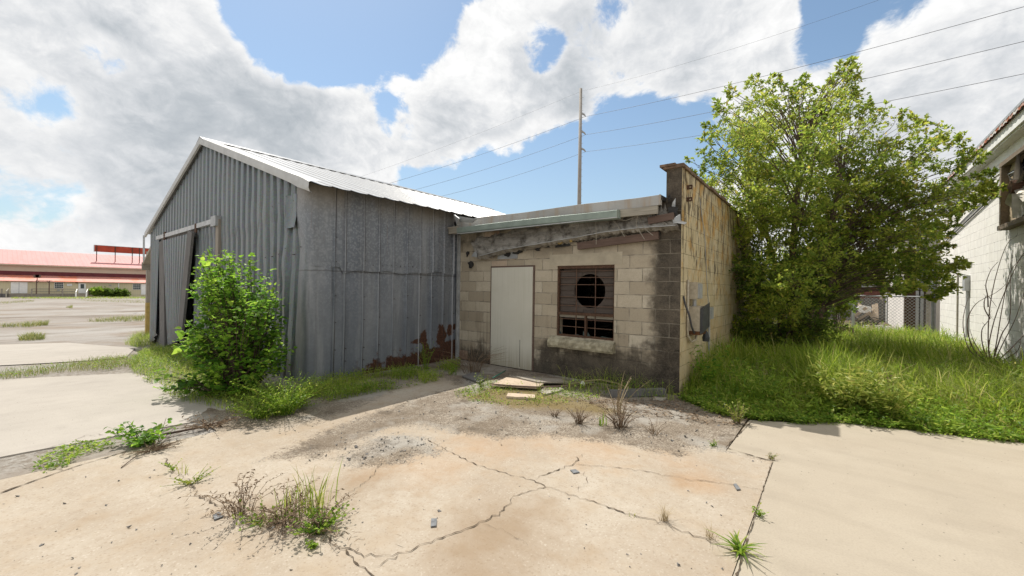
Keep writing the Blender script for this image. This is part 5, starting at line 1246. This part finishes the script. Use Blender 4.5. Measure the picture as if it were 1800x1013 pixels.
Cq = np.repeat(np.concatenate([ep, np.zeros((len(ep), 1))], 1), 3, 0)+NR.normal(0, .015, (len(ep)*3, 3)); Cq[:, 2] = .006+.06*NR.random(len(Cq))
tag(build_np('edge_weeds', *kites(Cq, NR.normal(0, 1, Cq.shape)*np.array([1, 1, .3]), np.array([0, 0, 1.])+NR.normal(0, .4, Cq.shape), NR.uniform(.025, .06, len(Cq)), NR.uniform(.012, .024, len(Cq)), .1), M['weed'], base=(.5, 6, 0)), 'weeds creeping onto the slab', 'weeds', kind='stuff')
q_ = near(gp_, 3600, 1.3); nz = fbm(q_[:, 0]*1.2+9, q_[:, 1]*1.2, 3, 13); q_ = q_[nz > .47]; dq = edist(q_, edge); n_ = len(q_); rep = 7
Cq = np.repeat(np.concatenate([q_, np.zeros((n_, 1))], 1), rep, 0)+NR.normal(0, .035, (n_*rep, 3)); Cq[:, 2] = NR.random(n_*rep)*np.repeat(.1+.42*np.clip(dq, 0, 1)*NR.uniform(.4, 1, n_), rep)+.02
tag(build_np('broad_weeds', *kites(Cq, NR.normal(0, 1, Cq.shape)*np.array([1, 1, .5]), np.array([0, 0, 1.])+NR.normal(0, .5, Cq.shape), NR.uniform(.04, .10, n_*rep), NR.uniform(.016, .034, n_*rep), .1), M['weed'], base=(.5, 9, 0)), 'broad leaved weeds in the grass', 'weeds', kind='stuff')
# arching seed-head grasses leaning left
Pq = near([np.array(p) for p in ((.2, 6.9), (2.7, 7.2), (2.7, 9.5), (.4, 9.3))], 420, 1); n_ = len(Pq)
V1, F1 = blades(np.concatenate([Pq, np.zeros((n_, 1))], 1), NR.uniform(.55, .9, n_), .006, NR.uniform(.8, 1.25, n_), PI+NR.normal(0, .35, n_))
tag(build_np('seed_grass', V1, F1, leafmat('seed_grass', [(0, (.22, .26, .07)), (.6, (.36, .36, .14)), (1, (.5, .46, .24))], .5, .3), base=(1.5, 8, 0)), 'arching pale seed grass', 'grass', kind='stuff')
# leafy ground cover in front
q_ = near(gp_, 15000, 1.2); dq = edist(q_, edge); q_ = q_[(dq < 1.6) & (NR.random(len(q_)) < 1.2-dq*.55)]; dq = edist(q_, edge); n_ = len(q_)
rep = 5; Cq = np.repeat(np.concatenate([q_, np.zeros((n_, 1))], 1), rep, 0)+NR.normal(0, .025, (n_*rep, 3)); Cq[:, 2] = NR.random(n_*rep)*np.repeat(.05+.22*np.clip(dq, 0, 1)+.05*NR.random(n_), rep)+.01
tag(build_np('ground_cover', *kites(Cq, NR.normal(0, 1, Cq.shape)*np.array([1, 1, .45]), np.array([0, 0, 1.])+NR.normal(0, .5, Cq.shape), NR.uniform(.025, .07, n_*rep), NR.uniform(.012, .028, n_*rep), .1), M['weed'], base=(.5, 7, 0)), 'leafy low weeds', 'weeds', kind='stuff')

# ---- short grass and weeds along the shed and in the lot (stuff)
def patch(name, pts, n, h0, h1, m, label, kit=0, wd=.004, th=.44):
    poly = [gnd(*p)[:2] for p in pts]; q_ = scatter(poly, n); s_ = sdf(q_[:, 0], q_[:, 1], poly); nz = fbm(q_[:, 0]*2.3, q_[:, 1]*2.3, 3, 6)
    kp = (nz+np.clip(s_*2.2, 0, .35)*(.44/th)**3 > th); q_ = q_[kp]; nz = nz[kp]; n = len(q_)
    P_ = np.stack([q_[:, 0], q_[:, 1], np.array([gz(x) for x in q_[:, 0]])], 1)
    V, Fa = blades(P_, NR.uniform(h0, h1, n)*(.5+nz), wd, NR.uniform(.3, 1.1, n)); b = np.array([poly[0][0], poly[0][1], 0])
    tag(build_np(name, V, Fa, m, base=b), label, 'grass', kind='stuff')
    if kit:
        q_ = scatter(poly, kit); nz = fbm(q_[:, 0]*2.3, q_[:, 1]*2.3, 3, 6); q_ = q_[nz > .42]; n = len(q_)
        C = np.stack([q_[:, 0], q_[:, 1], np.array([gz(x) for x in q_[:, 0]])+NR.uniform(.01, h1*.55, n)], 1)
        tag(build_np('low_weeds', *kites(C, NR.normal(0, 1, C.shape)*np.array([1, 1, .4]), np.array([0, 0, 1.])+NR.normal(0, .5, C.shape), NR.uniform(.02, .05, n), NR.uniform(.012, .025, n), .1), M['weed'], base=b), 'low leafy weeds', 'weeds', kind='stuff')
patch('grass_strip', [(512, 728), (560, 715), (640, 695), (720, 682), (790, 668), (812, 655), (808, 640), (750, 650), (660, 660), (600, 670), (548, 680)], 4200, .06, .26, M['grass'], 'grass along the foot of the shed wall', 6000, th=.56)
patch('grass_strip', [(225, 650), (300, 700), (420, 735), (470, 742), (540, 715), (545, 690), (470, 680), (400, 640), (330, 620), (268, 610), (240, 632)], 6500, .07, .26, M['grass'], 'grass in front of the gable wall', 9000)
patch('grass_strip', [(-30, 662), (60, 650), (120, 642), (190, 632), (240, 628), (245, 642), (190, 652), (100, 657), (40, 664), (-30, 674)], 2600, .04, .16, M['sgrass'], 'dry weeds along the edge of the pale concrete', 900)
patch('grass_tuft', [(218, 606), (240, 588), (266, 590), (270, 606), (245, 613)], 1500, .12, .30, M['grass'], 'grass at the foot of the yellow post')
patch('creeping_weeds', [(58, 828), (70, 805), (130, 780), (190, 776), (205, 785), (140, 800), (120, 820), (75, 832)], 60, .02, .05, M['weed'], 'creeping weeds in the joint', 420)
patch('moss_weeds', [(800, 690), (860, 672), (1000, 688), (1060, 700), (1000, 712), (880, 712), (800, 705)], 900, .02, .10, M['yweed'], 'yellow weeds among the planks', 1300)
patch('wall_grass', [(985, 680), (1060, 680), (1130, 688), (1195, 698), (1185, 706), (1100, 700), (1000, 692)], 380, .12, .42, M['grass'], 'grass at the foot of the block wall', 300)
for pts, n in (([(30, 598), (50, 592), (80, 592), (78, 598), (40, 600)], 500), ([(150, 566), (200, 560), (256, 557), (256, 565), (180, 567)], 900), ([(0, 573), (60, 570), (85, 572), (50, 576), (0, 576)], 500), ([(60, 571), (85, 568), (84, 573)], 200), ([(115, 541), (128, 538), (127, 543)], 200), ([(0, 532), (60, 528), (60, 531), (0, 535)], 500), ([(130, 527), (255, 529), (255, 534), (150, 530)], 900), ([(20, 522.5), (260, 522.5), (260, 525.5), (20, 525.5)], 2200)):
    patch('lot_grass', pts, n, .08, .28, M['sgrass'] if n != 2200 else M['grass'], 'sparse grass in the gravel lot', 0, .012 if n < 2000 else .05)

# ---- single plants
def plant(name, pos, label, cat, n, h, spread, m, ls, stem='dry', nl=7, lw=.4, lean=.5, group=None, shape=kites, leaves=True, sr=.003, curl=0., z0=.15):
    r = empty(name, tuple(pos), label, cat, group); sm = MB(); C = []; T = []; N = []; L = []
    for k in range(n):
        a = RND.uniform(0, 2*PI); s = spread*math.sqrt(RND.random()); hh_ = h*RND.uniform(.55, 1.05); b0 = np.array(pos)+np.array([math.cos(a), math.sin(a), 0])*s*.25; d = np.array([math.cos(a), math.sin(a), 0])
        pts = [b0+d*(s*t_*t_)+np.array([RND.uniform(-.01, .01), RND.uniform(-.01, .01), hh_*(t_-curl*t_**3)]) for t_ in (0, .35, .7, 1)]
        for p in pts: p[2] = max(p[2], pos[2]+.004)
        sm.tube(pts, [sr, sr*.8, sr*.6, sr*.3], 4, False)
        for t_ in np.linspace(z0, 1, nl):
            f = t_*3; i = min(int(f), 2); p = pts[i]+(pts[i+1]-pts[i])*(f-i); C.append(p); T.append(np.array([RND.gauss(0, 1), RND.gauss(0, 1), RND.gauss(.2, .5)])); N.append(np.array([0, 0, 1.])+NR.normal(0, .4, 3)); L.append(ls*RND.uniform(.6, 1.3))
    sm.build('stems', M[stem] if isinstance(stem, str) else stem, r)
    if leaves: C, T, N, L = map(np.array, (C, T, N, L)); build_np('foliage', *shape(C, T, N, L, L*lw), M[m], r)
    return r
def tuft(name, pos, label, n, h, w, m, lean=(.1, .5), spread=.05, group=None):
    P_ = np.array(pos)+np.concatenate([NR.normal(0, spread, (n, 2)), np.zeros((n, 1))], 1)
    return tag(build_np(name, *blades(P_, h*NR.uniform(.5, 1.05, n), w, NR.uniform(*lean, n)), M[m], base=tuple(pos)), label, 'grass tuft', group)
# weeds in the long crack, foreground left
for px, py, n, h, lab in ((425, 905, 24, .30, 'dead brown weed with drooping seed heads, left end of the crack clump'), (500, 915, 26, .26, 'dead brown weed tangle, middle of the crack clump left of the green blades'), (560, 930, 20, .18, 'dead brown weed with long runners reaching right, behind the clover')):
    plant('dry_weed', gnd(px, py), lab, 'weed', n, h, .25, 'dry', .026, 'dry', 14, .35, group='dead weeds in the pavement crack', sr=.0024, curl=.35, z0=.35)
c = gnd(490, 925); q_ = np.concatenate([NR.normal(0, .16, (500, 1)), NR.normal(0, .07, (500, 1)), NR.uniform(.0, .05, (500, 1))], 1); dirv = (gnd(600, 950)-gnd(380, 900)); dirv /= np.linalg.norm(dirv)
Cq = c+dirv*NR.normal(0, .24, (500, 1))+np.concatenate([NR.normal(0, .04, (500, 2)), NR.uniform(0, .05, (500, 1))], 1)
tag(build_np('leaf_litter', *kites(Cq, NR.normal(0, 1, Cq.shape)*np.array([1, 1, .25]), np.array([0, 0, 1.])+NR.normal(0, .5, Cq.shape), NR.uniform(.02, .07, 500), .006, .1), M['dry'], base=tuple(c)), 'dry litter in the crack', 'litter', kind='stuff')
tuft('grass_tuft', gnd(548, 898), 'tall upright green grass tuft in the crack, taller right one', 46, .32, .008, 'grass', (.05, .45), .05, 'green grass tufts in the crack')
tuft('grass_tuft', gnd(506, 908), 'short upright green grass tuft in the crack, left of the tall one', 24, .21, .007, 'grass', (.05, .45), .03, 'green grass tufts in the crack')
plant('clover', gnd(562, 935), 'grey green clover clump at the right end of the crack clump', 'weed', 40, .11, .16, 'weed', .024, 'weed', 6, .9)
plant('clover', gnd(470, 918), 'small green clover sprig under the dead weeds', 'weed', 16, .08, .22, 'weed', .024, 'weed', 5, .9)
plant('clover', gnd(550, 962), 'tiny green weed rosette in front of the crack clump', 'weed', 8, .04, .05, 'weed', .03, 'weed', 4, .6)
plant('clover', gnd(338, 850), 'pale green clover patch on the crack near the left joint', 'weed', 14, .07, .15, 'yweed', .02, 'weed', 5, .9)
tuft('grass_tuft', gnd(322, 832), 'tiny grass tuft further up the left crack', 9, .10, .005, 'yweed', (.1, .6), .015)
plant('weed', gnd(306, 828), 'small pale weed sprig at the top of the left crack', 'weed', 6, .09, .07, 'weed', .025, 'weed', 4, .6)
plant('broad_weed', gnd(248, 782), 'bright green broadleaf weed on the joint between the two slabs', 'weed', 40, .17, .26, 'mulberry', .05, 'weed', 6, .7, shape=broad)
plant('dry_weed', gnd(268, 792), 'dead brown mat of stems beside the bright broadleaf weed', 'weed', 50, .07, .24, 'dry', .02, 'dry', 5, .3)
plant('dry_weed', gnd(372, 752), 'dead brown weeds along the joint below the sapling', 'weed', 36, .10, .30, 'dry', .03, 'dry', 6, .5)
mb = MB(); mb.tube([gnd(285, 768)+(0, 0, .02), gnd(350, 757)+(0, 0, .03), gnd(412, 738)+(0, 0, .02)], [.012, .010, .006], 6); tag(mb.build('fallen_branch', M['twig']), 'thin dark fallen branch lying along the slab joint', 'branch')
mb = MB(); mb.tube([gnd(213, 824)+(0, 0, .008), gnd(243, 803)+(0, 0, .02)], [.004, .003], 5); tag(mb.build('twig', M['twig']), 'thin dark twig lying left of the crack on the tan slab', 'twig')
mb = MB(); mb.tube([gnd(278, 780)+(0, 0, .02), pD(292, 735, 4.35)], [.004, .002], 5); mb.tube([gnd(282, 780)+(0, 0, .02), pD(312, 748, 4.3)], [.004, .002], 5); tag(mb.build('dead_stalk', M['twig']), 'two dead stalks sticking up behind the broadleaf weed', 'weed')
tuft('dry_tuft', gnd(1168, 915), 'spiky dry grey grass tuft on the long diagonal crack', 50, .13, .003, 'drygrass', (.4, 1.3), .012)
tuft('dry_tuft', gnd(1245, 945), 'small dry grass tuft nearest the green rosette', 26, .11, .003, 'drygrass', (.3, 1.1), .012)
tuft('dry_tuft', gnd(1112, 906), 'tiny green sprout on the diagonal crack', 6, .04, .005, 'yweed', (.4, 1.1), .012)
d_ = empty('dandelion', tuple(gnd(1300, 972)), 'green dandelion rosette with tall thin stalks in the slab joint', 'weed')
P_ = np.tile(gnd(1300, 972), (46, 1))+np.concatenate([NR.normal(0, .012, (46, 2)), np.zeros((46, 1))], 1)
build_np('leaves', *blades(P_, NR.uniform(.06, .13, 46), .014, NR.uniform(.8, 1.5, 46)), M['weed'], d_)
mb = MB()
for px, py in ((1287, 886), (1300, 898), (1278, 928)): b_ = pD(px, py, 3.0); mb.tube([gnd(1300, 970), (gnd(1300, 970)+b_)/2+(.005, 0, .02), b_], [.0035, .003, .002], 5, False); mb.lathe(tuple(b_-(0, 0, .01)), [(0, 0), (.005, .005), (.004, .02), (0, .025)], 6)
mb.build('stalks', M['sgrass'], d_)
for px, py, lab in ((1335, 908, 'tiny weed in the slab joint halfway to the slab corner'), (1355, 808, 'tiny brown weed at the corner of the tan slab'), (1252, 784, 'small green weed on the edge of the gravel left of the slab joint')): plant('sprout', gnd(px, py), lab, 'weed', 8, .06, .05, 'weed' if px != 1355 else 'drygrass', .025, 'weed', 4, .5)
plant('yellow_weed', gnd(1296, 745), 'small yellow green weed at the corner of the smooth concrete', 'weed', 22, .24, .13, 'yweed', .032, 'dry', 9, .5)
plant('dry_brush', gnd(1090, 752), 'largest dead brush clump on the gravel before the block wall', 'weed', 60, .26, .24, 'dry', .02, 'dry', 8, .4, sr=.003)
plant('dry_brush', gnd(1018, 745), 'smaller dead brush clump left of the largest one', 'weed', 30, .19, .16, 'dry', .02, 'dry', 8, .4, sr=.003)
plant('dry_brush', gnd(975, 733), 'low dark dead sprig farthest left on the gravel', 'weed', 14, .10, .12, 'dry', .02, 'dry', 6, .4)
plant('dry_brush', gnd(1150, 765), 'thin dead sprig right of the largest brush clump', 'weed', 12, .15, .14, 'dry', .02, 'dry', 6, .4)
plant('stalk_weed', gnd(1085, 728), 'tall pale dead stalk with bare side branches by the block wall', 'weed', 12, .46, .30, 'drygrass', .02, 'drygrass', 6, .4, sr=.006)
tuft('grass_tuft', gnd(1056, 748), 'small green tuft between the two dead brush clumps', 14, .16, .01, 'weed', (.1, .5), .03)
plant('weed', gnd(846, 684), 'pale flowering weed left of the flat board', 'weed', 14, .26, .12, 'yweed', .03, 'weed', 7, .5)
plant('weed', gnd(946, 690), 'thin weed stalk right of the flat board', 'weed', 5, .22, .06, 'yweed', .03, 'weed', 5, .5)
plant('weed', gnd(500, 728), 'bushy bright weed by the corner of the metal shed', 'weed', 120, .42, .42, 'weed', .035, 'weed', 12, .4)
plant('weed', gnd(455, 735), 'low bright weed at the slab edge left of the shed corner weed', 'weed', 60, .22, .34, 'weed', .035, 'weed', 9, .4)
plant('weed', gnd(748, 650), 'tall thin weed clump against the rusty foot of the shed', 'weed', 26, .5, .16, 'weed', .04, 'weed', 8, .25)
plant('dead_brush', gnd(830, 656), 'dark tangle of dead stems in the corner of shed and block wall', 'weed', 60, .62, .6, 'dry', .02, 'dry', 5, .3, sr=.003, curl=.3)
plant('weed', pX(1245, 640, -1.45)*np.array([1, 1, 0]), 'broad green weed against the yellow block wall', 'weed', 24, .75, .35, 'mulberry', .06, 'weed', 9, .5, shape=broad)
plant('goldenrod', gnd(1490, 728), 'bushy yellow green plant at the grass edge with lance leaves', 'weed', 70, .60, .46, 'yweed', .10, 'weed', 15, .30, sr=.004)
plant('goldenrod', gnd(1560, 742), 'smaller yellow green lance leaved plant with reddish tips at the grass edge', 'weed', 40, .50, .34, 'yweed', .085, 'weed', 14, .30, sr=.004)
plant('dock_weed', gnd(1572, 735), 'brown seeded dock stalk in the sunny grass', 'weed', 5, .62, .12, 'dry', .03, 'dry', 18, .6, sr=.004)
plant('goldenrod', gnd(1345, 715), 'lance leaved plant in the shade beside the block building', 'weed', 26, .55, .34, 'weed', .08, 'weed', 14, .2, sr=.004)
# bare shrub by the white wall
BS = gnd(1744, 662); bs = empty('bare_shrub', tuple(BS), 'leafless brown shrub with curved upright stems by the white wall', 'shrub')
mb = MB(); mb.tube([BS-(0, 0, .1), BS+(0, 0, .14), BS+(.0, 0, .28)], [.05, .045, .05], 9); mb.build('stump', M['bark'], bs, smooth=True)
wS = float((BS-CAMP)@fw); mb = MB()
arcs = [[(1740, 640), (1706, 618), (1693, 575), (1697, 540), (1704, 520)], [(1741, 640), (1712, 615), (1700, 570), (1715, 535), (1750, 515), (1768, 500)], [(1742, 640), (1737, 600), (1740, 540), (1752, 480), (1770, 430), (1788, 415)], [(1743, 640), (1738, 610), (1752, 550), (1785, 470), (1800, 445), (1812, 430)], [(1745, 640), (1752, 600), (1762, 540), (1775, 480), (1795, 455)], [(1746, 640), (1765, 600), (1785, 560), (1805, 500)], [(1746, 642), (1775, 615), (1800, 590), (1815, 580)], [(1744, 640), (1760, 590), (1775, 560), (1776, 500), (1780, 440)], [(1741, 640), (1728, 610), (1726, 580), (1740, 560), (1738, 545)], [(1746, 642), (1770, 630), (1790, 615), (1795, 590)], [(1737, 540), (1736, 520), (1733, 500), (1742, 475), (1755, 460)], [(1740, 560), (1730, 540), (1735, 520), (1752, 540)], [(1742, 630), (1728, 625), (1712, 600), (1705, 580)]]
for A in arcs:
    w = wS; pts = [pD(x, y, wS+RND.uniform(-.12, .1)) for x, y in A]; dense = []
    for i in range(len(pts)-1):
        p0, p1, p2, p3 = pts[max(i-1, 0)], pts[i], pts[i+1], pts[min(i+2, len(pts)-1)]
        for t_ in np.linspace(0, 1, 6)[:-1]: dense.append(.5*(2*p1+(p2-p0)*t_+(2*p0-5*p1+4*p2-p3)*t_**2+(3*p1-p0-3*p2+p3)*t_**3))
    dense.append(pts[-1]); n_ = len(dense); mb.tube(dense, [.0085*(1-i/n_)+.002 for i in range(n_)], 6)
    for i in range(3, n_-1, 3):
        d = NR.normal(0, 1, 3); mb.tube([dense[i], dense[i]+d*.03+np.array([0, 0, .05])], [.003, .0015], 4, False)
mb.build('stems', plain('bare_stem', (.17, .115, .085), .85, 0, .3, 15), bs)
plant('dead_brush', gnd(1795, 664), 'grey dead brush at the foot of the white wall right of the bare shrub', 'weed', 40, .75, .22, 'dry', .03, 'drygrass', 10, .3, sr=.004)
# bushes by the warehouse
for x, y, r, h_, m_, lab in ((1098, 772, 1.0, 1.9, 'weed', 'pale green bush by the warehouse wall right of the steps'), (1215, 775, 1.0, 1.9, 'dark_leaf', 'dark bush by the warehouse, leftmost of the dark ones'), (1300, 772, 1.4, 2.3, 'dark_leaf', 'largest dark bush in the row by the warehouse'), (1400, 775, .9, 1.5, 'dark_leaf', 'low dark bush by the warehouse, rightmost of the row')):
    c = fp_(*zz(x, y), FX+2.0); c[2] = gz(c[0]); b_ = empty('bush', tuple(c), lab, 'bush', 'bushes along the warehouse wall')
    cc_ = [c+np.array([RND.gauss(0, r*.3), RND.gauss(0, r*.36), RND.uniform(.2, h_*.8)]) for k in range(12)]
    C, T, N, L, seg = twigs(cc_, [.6]*12, 16, 9, .22); build_np('foliage', *kites(C, T, N, L, L*.6), M[m_], b_)
    Vs, Fs = segmesh(seg, .012, .4); build_np('stems', Vs, Fs, M['twig'], b_)

# ================================================================== DEBRIS
def flat(name, pts, th, m, label, cat, lift=.0, group=None):
    mb = MB(); P_ = [gnd(*p)+np.array([0, 0, lift+.004]) for p in pts]; mb.prism([tuple(p) for p in P_], (0, 0, th)); return tag(mb.build(name, m), label, cat, group)
flat('plank', [(890, 701), (893, 695), (941, 698), (940, 704)], .03, M['plank_wood'], 'short pale plank lying nearest the camera before the boarded door', 'plank')
flat('board', [(862, 683), (890, 669), (962, 675), (945, 688)], .018, M['plank_wood'], 'broad pale board lying flat before the boarded door', 'board', .03)
flat('board', [(812, 664), (838, 656), (856, 668), (842, 676)], .02, M['grey_wood'], 'dark grey board by the shed corner left of the boarded door', 'board', .01)
flat('plank', [(950, 692), (985, 684), (992, 687), (958, 696)], .02, M['trim_wood'], 'mossy plank angled right of the broad board', 'plank')
flat('board', [(895, 668), (985, 674), (1000, 680), (945, 680)], .02, M['jamb_wood'], 'shaded long board under the boarded door', 'board', .05)
mb = MB(); mb.bar(gnd(1072, 698)+(0, 0, .05), gnd(1168, 696)+(0, 0, .06), .10, .09); tag(mb.build('timber_post', M['grey_wood']), 'grey square timber post lying along the block wall', 'post')
flat('scrap', [(1150, 700), (1172, 702), (1165, 706), (1148, 704)], .02, M['trim_wood'], 'small pale scrap of wood beside the fallen timber post', 'scrap')
def hose(pts, r, m, name, label, cat):
    mb = MB(); mb.tube([gnd(x, y)+np.array([0, 0, z]) for x, y, z in pts], r, 7); tag(mb.build(name, m, smooth=True), label, cat)
hose([(1000, 680, .03), (1030, 678, .07), (1055, 679, .10), (1085, 686, .10), (1120, 694, .04)], .012, M['drygrass'], 'cane', 'long pale curved cane lying along the block wall', 'cane')
hose([(862, 682, .06), (900, 686, .065), (945, 689, .07), (1000, 686, .06), (1045, 678, .03)], .010, M['brown_wood'], 'cable', 'thin brown cable lying across the boards', 'cable')
hose([(866, 668, .03), (878, 663, .05), (888, 658, .06)], .010, M['hose'], 'garden_hose', 'short piece of green hose by the boarded door', 'hose')
mb = MB(); c = gnd(1024, 681); mb.lathe((c[0], c[1], .02), [(0, 0), (.03, .0), (.035, .04), (.02, .07), (0, .075)], 10); tag(mb.build('cup', M['white_paint']), 'small white plastic cup at the foot of the block wall', 'cup')
for pts, lab in (([(1002, 828), (1012, 827), (1019, 832), (1008, 834)], 'grey slate chip by the crack junction, middle of the slab'), ([(1289, 853), (1294, 852), (1302, 862), (1295, 863)], 'grey slate chip near the right joint of the tan slab'), ([(758, 914), (768, 914), (767, 927), (757, 928)], 'grey slate chip lying alone at the lower middle of the slab'), ([(374, 908), (386, 902), (392, 910), (377, 916)], 'pale blue grey slate chip under the dead weeds')): flat('slate_chip', pts, .006, M['slate'], lab, 'chip', 0, 'slate chips on the tan slab')
mb = MB()
for k in range(150):
    px, py = RND.uniform(0, 1340), RND.uniform(740, 1010); c = gnd(px, py)
    if c[0] > -.45 or c[0] < -4.8: continue
    r_ = abs(RND.gauss(0, .0045))+.002; v = [(c[0]+r_*RND.uniform(-1.3, 1.3), c[1]+r_*RND.uniform(-1.3, 1.3), c[2]+r_*RND.uniform(-.2, 1.3)) for _ in range(6)]; mb.add(v, [(0, 1, 2), (0, 2, 3), (0, 3, 4), (1, 2, 5), (2, 3, 5), (3, 4, 5), (0, 1, 4)])
for k in range(900):
    P_ = scatter(gpoly if k % 8 else gp2, 1)[0]; c = (P_[0]+RND.gauss(0, .08), P_[1]+RND.gauss(0, .08), 0)
    if not (-4.9 < c[0] < -.8): continue
    r_ = abs(RND.gauss(0, .0055))+.003; v = [(c[0]+r_*RND.uniform(-1.3, 1.3), c[1]+r_*RND.uniform(-1.3, 1.3), r_*RND.uniform(-.2, 1.4)) for _ in range(6)]; mb.add(v, [(0, 1, 2), (0, 2, 3), (0, 3, 4), (1, 2, 5), (2, 3, 5), (3, 4, 5), (0, 1, 4)])
tag(mb.build('pebbles', M['stone'], base=(0, 0, 0)), 'scattered pebbles', 'pebbles', kind='stuff')
# dry leaf and stick litter on the shaded soil strip
q_ = scatter([gnd(*p)[:2] for p in ((1000, 702), (1190, 705), (1320, 738), (1300, 752), (1180, 735), (1060, 720))], 700); Cq = np.concatenate([q_, NR.uniform(.004, .03, (700, 1))], 1)
tag(build_np('leaf_litter', *kites(Cq, NR.normal(0, 1, Cq.shape)*np.array([1, 1, .15]), np.array([0, 0, 1.])+NR.normal(0, .4, Cq.shape), NR.uniform(.02, .12, 700), NR.uniform(.004, .02, 700), .1), M['dry'], base=(-1.5, 5.5, 0)), 'dry litter by the wall', 'litter', kind='stuff')
